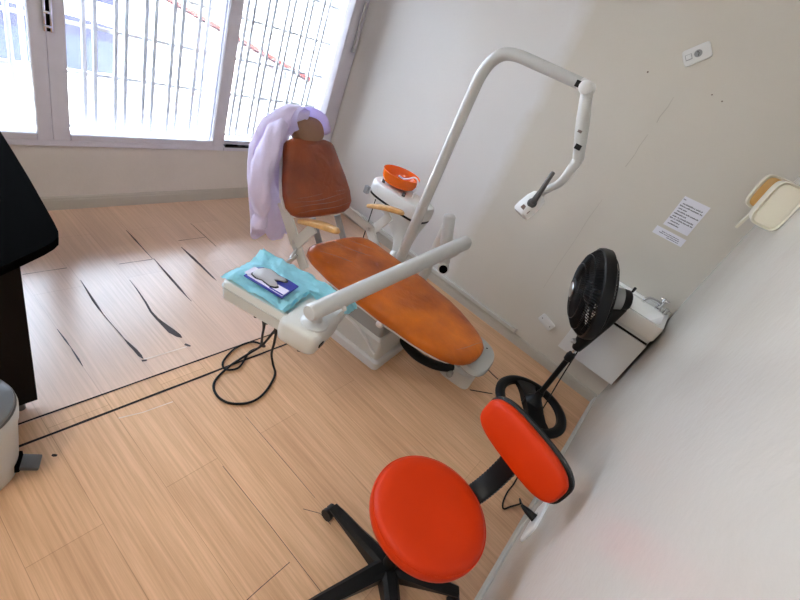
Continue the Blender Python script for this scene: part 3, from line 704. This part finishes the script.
# instrument pouch card lying on the drape
tc_ = thing('tooth_card', 'dark blue and white card with a grey tooth shape lying on the blue drape', 'card', tp(.12, .07, .815))
ca = V((.35, -.935, 0)).normalized(); cb_ = V((.935, .35, 0)).normalized(); c0 = tp(.05, .06, .817)
cp = lambda u, v, h: c0+ca*u*.92+cb_*v*1.5+ez*(h+.02*u)
def flatprism(bm, pts, h0, h1, f):
    loft(bm, [[f(u, v, h0) for u, v in pts], [f(u, v, h1) for u, v in pts]])
bm = B(); flatprism(bm, [(0, 0), (.195, -.012), (.2, .065), (.15, .07), (.02, .07), (.0, .055)], 0, .003, cp); obj('card_back', bm, 'card_blue', tc_, smooth=False)
bm = B(); flatprism(bm, [(.008, .006), (.188, -.005), (.19, .028), (.10, .03), (.01, .024)], .0032, .0046, cp); obj('white_panel', bm, 'card_white', tc_, smooth=False)
bm = B(); flatprism(bm, [(-.008, .01), (.012, .008), (.014, .05), (-.006, .05)], .0046, .007, cp); obj('white_tab', bm, 'card_white', tc_, smooth=False)
tooth = [(.012, .03), (.02, .018), (.045, .012), (.07, .016), (.085, .013), (.115, .008), (.135, .014), (.14, .022), (.125, .031), (.105, .036), (.118, .044), (.142, .050), (.146, .058), (.13, .066), (.1, .064), (.075, .070), (.05, .072), (.028, .066), (.014, .05)]
bm = B(); flatprism(bm, [(.002+u*1.03-.002, v-.001) for u, v in [(.075+(u-.075)*1.06, .042+(v-.042)*1.1) for u, v in tooth]], .0048, .0056, cp); obj('tooth_outline', bm, 'black', tc_, smooth=False)
bm = B(); cushion(bm, tooth, cp, [(.3, .005), (.98, .005), (1, .007), (.92, .009), (.5, .0098)]); obj('tooth_shape', bm, 'tooth', tc_)
bm = B(); flatprism(bm, [(.12, .0), (.186, -.003), (.187, .002), (.12, .005)], .0048, .0052, cp); obj('printed_strip', bm, 'card_blue', tc_, smooth=False)

# ------------------------------------------------------------------ lab coat over the headrest
cdx = lambda w, k: w*math.sin(k)
bm = B(); secs = [  # z, x0, x1, y centre, depth
    (1.075, 1.60, 1.68, 1.83, .02), (1.06, 1.57, 1.74, 1.83, .04), (1.03, 1.53, 1.74, 1.83, .05), (.98, 1.455, 1.67, 1.82, .05), (.93, 1.415, 1.60, 1.80, .048),
    (.86, 1.378, 1.575, 1.78, .048), (.78, 1.372, 1.575, 1.765, .046), (.70, 1.378, 1.585, 1.755, .044), (.60, 1.40, 1.645, 1.75, .042), (.50, 1.43, 1.70, 1.75, .04), (.42, 1.45, 1.725, 1.75, .038), (.36, 1.465, 1.73, 1.75, .034)]
def sec_at(z):
    for a, b in zip(secs, secs[1:]):
        if b[0] <= z <= a[0]:
            t = (a[0]-z)/(a[0]-b[0]); return [a[i]+(b[i]-a[i])*t for i in range(1, 5)]
    return list(secs[-1][1:])
rings = []
for i in range(46):
    z = 1.075-(1.075-.36)*i/45; x0, x1, yc, dp = sec_at(z); n = 72; r = []
    for k in range(n):
        t = 2*PI*k/n; f = min(1, i/14)
        fold = 1+f*(.24*math.sin(5*t+z*5)+.20*math.sin(9*t-z*5+1)+.10*math.sin(17*t+z*9))
        x = (x0+x1)/2+(x1-x0)/2*math.copysign(abs(math.cos(t))**.8, math.cos(t))
        y = yc+dp*fold*math.copysign(abs(math.sin(t))**.8, math.sin(t))
        zz = z+.01*noise.noise(V((x*14, y*14, z*9)))
        if i > 38: zz += (i-38)/7*(.045*math.sin(2*t+.6)+.02*math.sin(5*t))
        r.append(V((x, y, zz)))
    rings.append(r)
loft(bm, rings)
lc = obj('lab_coat', bm, 'coat_cloth', angle=80); tag(lc, 'lilac white lab coat hung over the headrest of the dental chair', 'coat')
# collar arched over the headrest
bm = B(); rows = []
hb = H0
for i in range(22):
    a = math.radians(196-214*i/21)          # arch from left round to right
    row = []
    for j in range(12):
        v = -.06+.17*j/11
        wob = .008*noise.noise(V((i*.35, j*.5, 2.2)))
        rx, rz = .125+wob, .100+wob+.008*math.sin(j*.9)
        if j < 3: rx *= .93+.025*j; rz *= .93+.025*j
        row.append(bm.verts.new(hb+Rt*(rx*math.cos(a)-.012)+U*(rz*math.sin(a)+.004)-Nf*(v-.055)))
    rows.append(row)
for i in range(21):
    for j in range(11): bm.faces.new((rows[i][j], rows[i+1][j], rows[i+1][j+1], rows[i][j+1]))
bmesh.ops.solidify(bm, geom=bm.faces[:], thickness=.006)
obj('collar', bm, 'coat_cloth', lc, angle=80)
bm = B(); rings = []
path = smooth_path([(1.56, 1.80, .985), (1.47, 1.74, .95), (1.41, 1.69, .88), (1.376, 1.66, .79), (1.370, 1.645, .70), (1.392, 1.635, .62), (1.405, 1.635, .56), (1.405, 1.635, .50)], 6)
radii = [.03, .045, .05, .052, .056, .046, .030, .036]
n = len(path)
for i, p in enumerate(path):
    f = i/(n-1)*(len(radii)-1); a = int(min(f, len(radii)-2)); R_ = radii[a]+(radii[a+1]-radii[a])*(f-a)
    d = (path[min(i+1, n-1)]-path[max(i-1, 0)]).normalized(); x = V((1, 0, 0)); x = (x-d*x.dot(d)).normalized(); y = d.cross(x)
    rings.append([p+(x*math.cos(2*PI*k/32)+y*math.sin(2*PI*k/32))*R_*(1+.10*math.sin(4*2*PI*k/32+i*.35)+.07*noise.noise(V((k*.5, i*.3, 0)))) for k in range(32)])
loft(bm, rings); obj('sleeve', bm, 'coat_cloth', lc, angle=80)
bm = B(); c_ = V((1.405, 1.635, .52)); lathe(bm, [(.036, .03), (.040, .02), (.042, 0), (.043, -.03), (.038, -.032), (.036, 0)], c_, seg=24); obj('cuff', bm, 'coat_cloth', lc)

# ------------------------------------------------------------------ pedestal fan
FX, FY = 2.42, .015
fn = thing('pedestal_fan', 'black pedestal fan standing in the corner before the washbasin', 'fan', (FX, FY, 0))
bm = B()
prof = [(.245, 0), (.248, .012), (.24, .026), (.222, .034), (.2, .032), (.186, .02), (.183, 0)]
lathe(bm, prof, (FX, FY, 0), seg=56)
for k in range(2):
    a = math.radians(37+180*k); d = V((math.cos(a), math.sin(a), 0)); n = V((-d.y, d.x, 0)); rings = []
    for s, w, z in ((.02, .06, .06), (.08, .055, .05), (.14, .06, .036), (.2, .08, .028)):
        c = V((FX, FY, 0))+d*s; rings.append([c+n*w, c+n*w+ez*z*.8, c+n*w*.6+ez*z, c-n*w*.6+ez*z, c-n*w+ez*z*.8, c-n*w])
    loft(bm, rings)
lathe(bm, [(.06, .0), (.06, .05), (.04, .075), (.024, .10), (.022, .14)], (FX, FY, 0), seg=28, cap1=True)
obj('base', bm, 'black', fn)
bm = B(); tube(bm, [(FX, FY, .10), (FX, FY, .44)], .0165, 16); lathe(bm, [(.017, .42), (.024, .425), (.026, .46), (.02, .478), (.012, .482)], (FX, FY, 0), seg=20); obj('pole', bm, 'black', fn)
bm = B(); tube(bm, [(FX, FY, .47), (FX, FY, .54)], .009, 12); obj('inner_rod', bm, 'chrome', fn)
fnv = V((-.40, .87, -.27)).normalized()        # the way the fan blows
GC = V((FX, FY+.03, .875))+fnv*.085+V((0, 0, .0))
gx = ez.cross(fnv).normalized(); gy = fnv.cross(gx)
bm = B(); tube(bm, [(FX, FY, .52), (FX, FY, .57), (FX, FY, .62), V((FX, FY, .74))-fnv*.02, V((FX, FY, .845))-fnv*.05], [.028, .038, .046, .05, .035], 18, round_end=True); nk = obj('neck', bm, 'black', fn)
bm = B(); tube(bm, [V((FX, FY, .565))+fnv*.03, V((FX, FY, .565))+fnv*.05], [.017, .015], 16, round_end=True); obj('tilt_knob', bm, 'steel', nk)
bm = B(); lathe(bm, [(.02, -.135), (.046, -.13), (.056, -.118), (.058, -.10), (.060, -.02), (.07, -.01), (.075, 0)], GC-fnv*.055, fnv, 30, cap0=True, cap1=True); mh = obj('motor_housing', bm, 'black', fn)
bm = B(); lathe(bm, [(.0592, -.088), (.0602, -.086), (.0612, -.032), (.0605, -.03)], GC-fnv*.055, fnv, 30); obj('motor_label', bm, 'mid_grey', mh)
bm = B(); p = GC-fnv*.165+ez*.056; tube(bm, [p, p+ez*.025], [.006, .008], 10, round_end=True); obj('swing_knob', bm, 'black', mh)
RG = .242
def cage(name, prof, nsp, ringsr):
    bm = B()
    for k in range(nsp):
        a = 2*PI*k/nsp; d = gx*math.cos(a)+gy*math.sin(a); w = gx*math.cos(a+.25)+gy*math.sin(a+.25)
        pts = []
        for i, (r, h) in enumerate(prof):
            aa = a+.35*(1-r/RG); dd = gx*math.cos(aa)+gy*math.sin(aa); pts.append(GC+dd*r+fnv*h)
        tube(bm, pts, .0024, 5)
    for r, h, t in ringsr:
        pts = [GC+(gx*math.cos(2*PI*k/48)+gy*math.sin(2*PI*k/48))*r+fnv*h for k in range(49)]
        tube(bm, pts, t, 6)
    return obj(name, bm, 'black', fn)
fg = cage('front_grille', [(.055, .108), (.10, .103), (.15, .09), (.20, .066), (.228, .036), (.240, .006)], 90, ((.15, .09, .003), (.205, .062, .0028)))
cage('rear_grille', [(.07, -.07), (.13, -.068), (.18, -.058), (.22, -.036), (.240, -.006)], 60, ((.15, -.066, .003), (.21, -.05, .0028)))
bm = B(); lathe(bm, [(RG-.006, .028), (RG+.004, .022), (RG+.008, .0), (RG+.004, -.028), (RG-.008, -.034), (RG-.010, 0), (RG-.006, .028)], GC, fnv, 56); obj('grille_band', bm, 'black', fn)
bm = B(); lathe(bm, [(.062, .098), (.064, .108), (.055, .116), (.0, .118)], GC, fnv, 30); cpn = obj('grille_cap', bm, 'black', fg)
bm = B(); lathe(bm, [(.042, .117), (.04, .1195), (.0, .12)], GC, fnv, 26); obj('cap_emblem', bm, 'steel', cpn)
for k in range(6):
    bm = B(); a0 = 2*PI*k/6; rings = []
    for i in range(9):
        r = .04+.185*i/8; hw = .28+.30*math.sin(PI*min(1, .25+i/10)); row = []
        top, bot = [], []
        for j in range(7):
            t = -1+2*j/6; a = a0+hw*t*.85+.25*(r/.22); d = gx*math.cos(a)+gy*math.sin(a); h = .022*t
            top.append(GC+d*r+fnv*(h+.0015)); bot.append(GC+d*r+fnv*(h-.0015))
        rings.append(top+bot[::-1])
    loft(bm, rings); obj('blade', bm, 'black', fn)
bm = B(); lathe(bm, [(.05, -.03), (.052, .03), (.03, .045), (0, .047)], GC, fnv, 24, cap0=True); obj('blade_hub', bm, 'black', fn)
bm = B(); tube(bm, [(2.44, .005, .56), (2.455, -.02, .30), (2.46, -.045, .10), (2.40, -.06, .012), (2.25, -.08, .006), (2.0, -.14, .006), (1.80, -.16, .006), (1.70, -.158, .006), (1.625, -.168, .006), (1.60, -.185, .006), (1.64, -.205, .008), (1.69, -.235, .02), (1.62, -.225, .09), (1.52, -.195, .20), (1.455, -.20, .246)], .0038, 8, smooth=7); obj('power_cord', bm, 'rubber', fn)
bm = B(); tube(bm, [(1.45, -.205, .248), (1.445, -.235, .25), (1.44, -.273, .252)], [.006, .014, .018], 10); obj('plug', bm, 'black', fn)

# ------------------------------------------------------------------ stool
SX, SY = .91, .040
st = thing('rolling_stool', 'orange red round stool with a low backrest on black wheels', 'stool', (SX, SY, 0))
bm = B(); lathe(bm, [(.0, .432), (.15, .432), (.176, .44), (.189, .456), (.192, .475), (.186, .493), (.172, .503), (.14, .507), (.09, .505), (.04, .503), (0, .503)], (SX, SY, 0), seg=56); ss = obj('seat', bm, 'stool_red', st)
bm = B(); pts = [V((SX+.1885*math.cos(2*PI*k/56), SY+.1885*math.sin(2*PI*k/56), .489)) for k in range(57)]; tube(bm, pts, .0028, 6); obj('piping', bm, 'stool_red', ss)
bm = B(); lathe(bm, [(.0, .40), (.12, .405), (.165, .425), (.165, .436)], (SX, SY, 0), seg=40); obj('seat_board', bm, 'black', st)
bd = V((.952, -.305, 0)).normalized(); bt = V((.305, .952, 0))
bm = B(); pts = [V((SX, SY, .415))+bd*.05, V((SX, SY, .41))+bd*.16, V((SX, SY, .425))+bd*.235, V((SX, SY, .47))+bd*.285, V((SX, SY, .55))+bd*.315, V((SX, SY, .66))+bd*.325]
pth = smooth_path(pts, 12); rings = []
for i, p in enumerate(pth):
    d = (pth[min(i+1, len(pth)-1)]-pth[max(i-1, 0)]).normalized(); n = bt.cross(d).normalized()
    r = 1.0 if i % 2 else .955
    rings.append([p+bt*.038*r*u+n*.015*r*v for u, v in superell(1, 1, 16, 4)])
loft(bm, rings); obj('back_stem', bm, 'black', st, angle=20)
tilt = math.radians(10); bu = (ez*math.cos(tilt)+bd*math.sin(tilt)).normalized(); bnf = bt.cross(bu); bnf = bnf if bnf.dot(bd) < 0 else -bnf
BC = V((1.215, -.060, .682))
curve = lambda u: -.20*u*u
bm = B(); cushion(bm, superell(.18, .077, 48, 3.2), lambda u, v, h: BC+bt*u+bu*v+bnf*(h-curve(u)*(.6)), pillow_layers(.042, .016, .008)); obj('backrest', bm, 'stool_red', st)
bm = B(); cushion(bm, superell(.187, .084, 48, 3.2), lambda u, v, h: BC+bt*u+bu*v+bnf*(h-.018-curve(u)*(.6)), [(.3, 0), (.9, 0), (1, .008), (1, .024), (.97, .026)]); obj('backrest_shell', bm, 'black', st)
bm = B(); tube(bm, [(SX, SY, .07), (SX, SY, .25)], .026, 18); tube(bm, [(SX, SY, .25), (SX, SY, .42)], .016, 16); obj('gas_column', bm, 'black', st)
for k in range(5):
    a = math.radians(88+72*k); d = V((math.cos(a), math.sin(a), 0)); n = V((-d.y, d.x, 0)); bm = B(); rings = []
    for s, w, z0, z1 in ((.0, .032, .06, .125), (.06, .03, .062, .12), (.16, .026, .066, .10), (.26, .022, .066, .088), (.29, .02, .066, .084)):
        c = V((SX, SY, 0))+d*s; rings.append([c+n*w+ez*z0, c+n*w+ez*(z1-.012), c+n*w*.55+ez*z1, c-n*w*.55+ez*z1, c-n*w+ez*(z1-.012), c-n*w+ez*z0])
    loft(bm, rings); lg = obj('leg', bm, 'black', st)
    c = V((SX, SY, 0))+d*.28; bm = B()
    tube(bm, [c+ez*.075, c+ez*.045], .01, 10)
    for s in (-1, 1): tube(bm, [c+d*.012+n*s*.007+ez*.025, c+d*.012+n*s*.022+ez*.025], .025, 20)
    tube(bm, [c+d*.012-n*.008+ez*.03, c+d*.012+n*.008+ez*.03], .022, 16)
    obj('caster', bm, 'black', lg)

# ------------------------------------------------------------------ desk and bin at the left
dk = thing('desk', 'dark desk with a black rounded top at the left edge', 'desk', (-.2, 1.6, 0))
cor = [(.50, 2.1), (.485, 1.9), (.468, 1.7), (.448, 1.5), (.440, 1.42), (.433, 1.37), (.422, 1.34), (.402, 1.318), (.37, 1.295), (.31, 1.26), (.20, 1.20), (.0, 1.11), (-.4, .93), (-.7, .93), (-.7, 2.1)]
bm = B(); loft(bm, [[V((x, y, z)) for x, y in cor] for z in (.722, .75)]); obj('desk_top', bm, 'black_matt', dk, smooth=False)
bm = B(); box(bm, (-.085, 1.375, .375), (.83, .03, .69), bev=.003); obj('side_panel', bm, 'wood_dark', dk, smooth=False)
bm = B(); box(bm, (-.45, 1.75, .375), (.03, .7, .69), bev=.003); obj('modesty_panel', bm, 'wood_dark', dk, smooth=False)
for x in (.28, -.45):
    bm = B(); lathe(bm, [(.016, 0), (.016, .03)], (x, 1.375, 0), seg=12, cap0=True, cap1=True); obj('foot', bm, 'dark_grey', dk)
for x in (-.45,):
    bm = B(); lathe(bm, [(.016, 0), (.016, .03)], (x, 2.05, 0), seg=12, cap0=True, cap1=True); obj('foot', bm, 'dark_grey', dk)
BX, BY = .09, 1.183
bn = thing('pedal_bin', 'white plastic pedal bin with a grey lid beside the dark desk', 'waste bin', (BX, BY, 0))
bm = B(); lathe(bm, [(.0, .0), (.118, 0), (.124, .012), (.134, .16), (.139, .24), (.144, .255), (.146, .30), (.14, .312)], (BX, BY, 0), seg=48); obj('bin_body', bm, 'bin', bn)
bm = B(); lathe(bm, [(.136, .308), (.140, .318), (.137, .330), (.12, .342), (.07, .350), (0, .352)], (BX, BY, 0), seg=48); ld = obj('bin_lid', bm, 'bin_lid', bn)
bm = B(); pts = [V((BX+.138*math.cos(2*PI*k/48), BY+.138*math.sin(2*PI*k/48), .315)) for k in range(49)]; tube(bm, pts, .0055, 8); obj('lid_rim', bm, 'dark_grey', ld)
pd = V((.88, -.47, 0)).normalized(); pn = V((-pd.y, pd.x, 0))
bm = B(); c = V((BX, BY, 0))+pd*.12; box(bm, c+ez*.042, (.03, .06, .04), math.atan2(pd.y, pd.x), bev=.006); obj('pedal_recess', bm, 'black_matt', bn)
bm = B(); c = V((BX, BY, 0))+pd*.155; box(bm, c+ez*.032, (.058, .055, .018), Matrix.Rotation(math.atan2(pd.y, pd.x), 3, 'Z') @ Matrix.Rotation(.25, 3, 'Y'), bev=.006); obj('pedal', bm, 'dark_grey', bn)

# ------------------------------------------------------------------ washbasin in the corner
wb = thing('sink_cabinet', 'white wall hung cabinet under the washbasin in the corner', 'cabinet', (2.80, -.08, .35))
bm = B(); box(bm, (2.80, -.078, .53), (.295, .375, .37), bev=.003); obj('cabinet_body', bm, 'cabinet', wb, smooth=False)
bm = B(); box(bm, (2.645, -.078, .515), (.016, .38, .325), bev=.002); obj('cabinet_door', bm, 'cabinet', wb, smooth=False)
bm = B(); box(bm, (2.651, -.078, .684), (.006, .37, .012)); obj('door_gap', bm, 'gap_black', wb, smooth=False)
bas = thing('washbasin', 'white ceramic washbasin on the cabinet in the corner behind the fan', 'washbasin', (2.79, -.08, .715))
def brect(x0, x1, y0, y1, z, r=.02, n=5):
    out = []
    for cx, cy, a0 in ((x1-r, y1-r, 0), (x0+r, y1-r, PI/2), (x0+r, y0+r, PI), (x1-r, y0+r, 1.5*PI)):
        for k in range(n+1):
            a = a0+PI/2*k/n; out.append(V((cx+r*math.cos(a), cy+r*math.sin(a), z)))
    return out
bm = B(); loft(bm, [brect(2.635, 2.948, -.272, .115, .716), brect(2.625, 2.948, -.275, .12, .73), brect(2.622, 2.948, -.276, .122, .80), brect(2.628, 2.946, -.272, .118, .815), brect(2.655, 2.90, -.25, .095, .813, .05), brect(2.665, 2.89, -.235, .085, .795, .05), brect(2.68, 2.87, -.2, .06, .742, .05), brect(2.72, 2.83, -.12, -.02, .732, .04)], cap0=False); obj('basin', bm, 'porcelain', bas)
bm = B(); box(bm, (2.938, -.08, .822), (.02, .39, .018), bev=.004); obj('back_rim', bm, 'porcelain', bas)
fc = thing('faucet', 'chrome faucet with a cross handle at the right end of the washbasin', 'faucet', (2.90, -.2, .815))
bm = B(); lathe(bm, [(.02, .815), (.02, .822), (.012, .828), (.012, .865), (.015, .87), (.008, .88)], (2.905, -.20, 0), seg=18, cap1=True); tube(bm, [(2.905, -.20, .845), (2.88, -.17, .862), (2.84, -.13, .868), (2.815, -.11, .855), (2.812, -.108, .835)], .010, 10, smooth=4); fb_ = obj('faucet_body', bm, 'chrome', fc)
bm = B(); tube(bm, [(2.905, -.225, .885), (2.905, -.175, .885)], .007, 8, round_end=True); tube(bm, [(2.88, -.20, .885), (2.93, -.20, .885)], .007, 8, round_end=True); lathe(bm, [(.011, .875), (.011, .892), (0, .895)], (2.905, -.20, 0), seg=14); obj('cross_handle', bm, 'chrome', fc)
bm = B(); lathe(bm, [(.014, .815), (.012, .835), (.015, .85), (0, .856)], (2.90, -.245, 0), seg=14); obj('handle_base', bm, 'chrome', fc)

# ------------------------------------------------------------------ sockets, papers, dispensers
def socket_plate(nm, label, c, ang, L_, W_, holes, nrm=(-1, 0, 0), ux=(0, -1, 0), cat='wall socket'):
    nrm, ux = V(nrm), V(ux); uy = ez
    a = ux*math.cos(ang)+uy*math.sin(ang); b = -ux*math.sin(ang)+uy*math.cos(ang); c = V(c)
    t = thing(nm, label, cat, c)
    bm = B(); cushion(bm, superell(L_/2, W_/2, 40, 8), lambda u, v, h: c+a*u+b*v+nrm*h, [(.3, .0), (1, 0), (1, .006), (.97, .010), (.9, .0115), (.3, .012)]); pl = obj('cover_plate', bm, 'white_plastic', t)
    for kind, u in holes:
        if kind == 'switch':
            bm = B(); box(bm, c+a*u+nrm*.0122, (W_*.36, W_*.34, .003), Matrix((a, b, nrm)).transposed()); obj('switch_gap', bm, 'mid_grey', t)
            bm = B(); box(bm, c+a*u+nrm*.0145, (W_*.30, W_*.28, .008), Matrix((a, b, nrm)).transposed(), bev=.0015); obj('rocker_switch', bm, 'cabinet', t)
        elif kind == 'screw':
            bm = B(); lathe(bm, [(.004, .011), (.004, .0135), (0, .014)], c+a*u, nrm, 10); obj('screw', bm, 'dark_grey', t)
        else:
            bm = B(); lathe(bm, [(.017, .011), (.018, .0135), (.0, .0128)], c+a*u, nrm, 20); oo = obj('outlet', bm, 'mid_grey', t)
            bm = B()
            for q in (-1, 0, 1): lathe(bm, [(.0028, .0132), (.0026, .0142), (0, .0143)], c+a*u+b*q*.0085+a*(.003 if q == 0 else 0), nrm, 8)
            obj('outlet_holes', bm, 'black', oo)
    return t
socket_plate('wall_socket', 'white socket with rocker switch mounted askew high on the long wall', (XL, .46, 2.04), math.radians(45), .125, .082, (('switch', -.036), ('outlet', .006)))
socket_plate('blank_plate', 'white blanking plate with two screws low on the wall beside the basin', (XL, .285, .302), math.radians(-17), .12, .068, (('screw', -.04), ('screw', .04)), cat='cover plate')
so = socket_plate('wall_outlet', 'white outlet plate low on the near wall holding the fan plug', (1.46, YN, .245), math.radians(0), .22, .12, (('outlet', 0),), (0, 1, 0), (1, 0, 0))

def sheet(nm, label, y0, z0, w, h, nl, seed, sk=0):
    t = thing(nm, label, 'notice', (XL-.002, y0-w/2, z0-h/2))
    f = lambda u, v, d: V((XL-.0012-d, y0-u, z0-v-sk*u))
    bm = B(); n = 6; rings = []
    for i in range(n+1):
        u = w*i/n; b_ = .0015*math.sin(PI*i/n)
        rings.append([f(u, 0, 0), f(u, h, 0), f(u, h, .0008+b_), f(u, 0, .0008+b_)])
    loft(bm, rings); obj('sheet', bm, 'paper', t, smooth=False)
    r = random.Random(seed); bm = B()
    def word(u, v, L_, hh):
        k = 0
        while k < L_:
            gl = hh*(.35+.4*r.random()); q = hh*(.55+.45*r.random())
            vs = [f(u+k, v+hh-q, .0032), f(u+k+gl*.7, v+hh-q, .0032), f(u+k+gl*.7, v+hh, .0032), f(u+k, v+hh, .0032)]
            flat(bm, vs); k += gl
    for (v, u0, u1, hh) in nl:
        u = u0
        while u < u1-.008:
            L_ = min(u1-u, .008+.022*r.random()); word(u, v, L_, hh); u += L_+.004
    obj('printed_text', bm, 'ink', t, smooth=False)
    return t
x0 = .075
sheet('notice_sheet', 'larger white notice with printed lines taped to the long wall', .076, 1.427, .143, .183,
      [(.012, .004, .02, .007), (.034, .016, .125, .008), (.048, .008, .135, .008), (.064, .012, .06, .008), (.08, .014, .135, .008), (.096, .008, .075, .008), (.112, .01, .13, .008), (.126, .004, .135, .008), (.142, .02, .07, .008), (.158, .015, .085, .008)], 3, sk=-.03)
sheet('notice_strip', 'small white paper strip taped below the larger printed notice', .097, 1.224, .175, .047, [(.014, .04, .15, .005), (.024, .03, .15, .005), (.034, .08, .15, .005)], 5, sk=-.02)

def dispenser(nm, label, cat, x0, x1, z0, z1, dep, m_side, m_face, lever):
    t = thing(nm, label, cat, ((x0+x1)/2, YN, z0))
    cy, cz, hy, hz = YN+dep/2, (z0+z1)/2, dep/2, (z1-z0)/2
    rg = lambda x, s, p=4.5: [V((x, cy+u*s+0*v, cz+v*(1-(1-s)*hy/hz))) for u, v in superell(hy, hz, 44, p)]
    bm = B(); loft(bm, [rg(x0+.014, .80), rg(x0+.003, .90), rg(x0, .96), rg(x0+.012, 1), rg(x1-.012, 1), rg(x1, .95)]); obj('housing', bm, m_side, t)
    bm = B(); loft(bm, [rg(x0+.016, .82), rg(x0+.008, .82), rg(x0+.006, .78)]); obj('side_panel', bm, m_face, t)
    if lever:
        bm = B(); box(bm, ((x0+x1)/2, YN+dep*.55, z0-.035), ((x1-x0)*.5, .014, .14), Matrix.Rotation(.12, 3, 'X'), bev=.005); obj('push_lever', bm, 'cream', t)
        bm = B(); tube(bm, [((x0+x1)/2, YN+dep*.5, z0+.01), ((x0+x1)/2, YN+dep*.5, z0-.03)], .006, 8); obj('nozzle', bm, 'dark_grey', t)
    return t
dispenser('towel_dispenser', 'cream rounded paper towel dispenser on the near wall at the right edge', 'towel dispenser', 2.2, 2.40, 1.505, 1.685, .107, 'cream', 'cream', False)
dispenser('soap_dispenser', 'amber sided soap dispenser on the wall behind the cream towel dispenser', 'soap dispenser', 2.62, 2.74, 1.53, 1.695, .132, 'cream', 'amber', True)

# cable duct above the baseboard behind the chair
bm = B(); box(bm, (XL-.014, 1.32, .098), (.028, 1.78, .030), bev=.005); cd = obj('cable_duct', bm, 'grey_white'); tag(cd, 'grey cable duct running along the long wall above its baseboard', 'cable duct')
bm = B(); box(bm, (XL-.014, .428, .098), (.031, .012, .034), bev=.003); obj('end_cap', bm, 'steel', cd)

# ------------------------------------------------------------------ light
# glowing fill panel, added out of frame to brighten the room
cl = thing('ceiling_lamp', 'square white panel lamp on the ceiling above the dark desk', 'ceiling lamp', (-.9, .8, ZC))
bm = B(); box(bm, (-.9, .8, ZC-.02), (.64, .64, .04), bev=.004); obj('lamp_frame', bm, 'white_plastic', cl, smooth=False)
bm = B(); box(bm, (-.9, .8, ZC-.042), (.58, .58, .006)); obj('diffuser', bm, 'tube_light', cl, smooth=False)

sun = bpy.data.lights.new('sun', 'SUN'); sun.energy = 16; sun.angle = .01; sun.color = (1, .96, .9)
so_ = bpy.data.objects.new('sun', sun); COL.objects.link(so_); so_.location = (-4, 2, 9)
so_.rotation_euler = V((.55, .18, -1)).to_track_quat('-Z', 'Y').to_euler()
wld = bpy.data.worlds.new('world'); SC.world = wld; wld.use_nodes = True
nt = wld.node_tree; bg = nt.nodes['Background']
sky = nt.nodes.new('ShaderNodeTexSky')
try: sky.sky_type = 'HOSEK_WILKIE'; sky.sun_direction = V((-.55, -.18, 1)).normalized(); sky.turbidity = 6
except Exception: pass
mixw = nt.nodes.new('ShaderNodeMix'); mixw.data_type = 'RGBA'; mixw.inputs['Factor'].default_value = .75
nt.links.new(sky.outputs['Color'], mixw.inputs['A']); mixw.inputs['B'].default_value = (.72, .84, 1.0, 1)
nt.links.new(mixw.outputs['Result'], bg.inputs['Color']); bg.inputs['Strength'].default_value = 6.5
# a portal in the window opening only guides the sampling of skylight
pl = bpy.data.lights.new('window_portal', 'AREA'); pl.shape = 'RECTANGLE'; pl.size = WX1-WX0; pl.size_y = WZ1-WZ0
pl.cycles.is_portal = True
po = bpy.data.objects.new('window_portal', pl); COL.objects.link(po); po.location = ((WX0+WX1)/2, YW+.21, (WZ0+WZ1)/2); po.rotation_euler = (-PI/2, 0, 0)

# ------------------------------------------------------------------ camera
cam = bpy.data.cameras.new('camera'); cam.sensor_width = 36; cam.lens = 425.33/800*36; cam.clip_start = .02
co = bpy.data.objects.new('camera', cam); COL.objects.link(co)
r0 = V((0.5931673956908222, -0.7205783461661883, 0.35905332156348085)); r1 = V((-0.24315187498210317, -0.5855042938974506, -0.7733446111018911)); r2 = V((0.7674826423978951, 0.3714183205821282, -0.5225120331187563))
m3 = Matrix((r0, -r1, -r2)).transposed()
co.matrix_world = Matrix.Translation((0, 0, 1.65)) @ m3.to_4x4()
SC.camera = co

vs = SC.view_settings; vs.view_transform = 'Standard'; vs.look = 'None'; vs.gamma = 1; vs.use_curve_mapping = False; vs.exposure = 1.3
SC.cycles.use_denoising = True; SC.cycles.max_bounces = 10; SC.cycles.diffuse_bounces = 6; SC.cycles.transparent_max_bounces = 12
SC.cycles.sample_clamp_indirect = 8
SC.cycles.caustics_reflective = False; SC.cycles.caustics_refractive = False
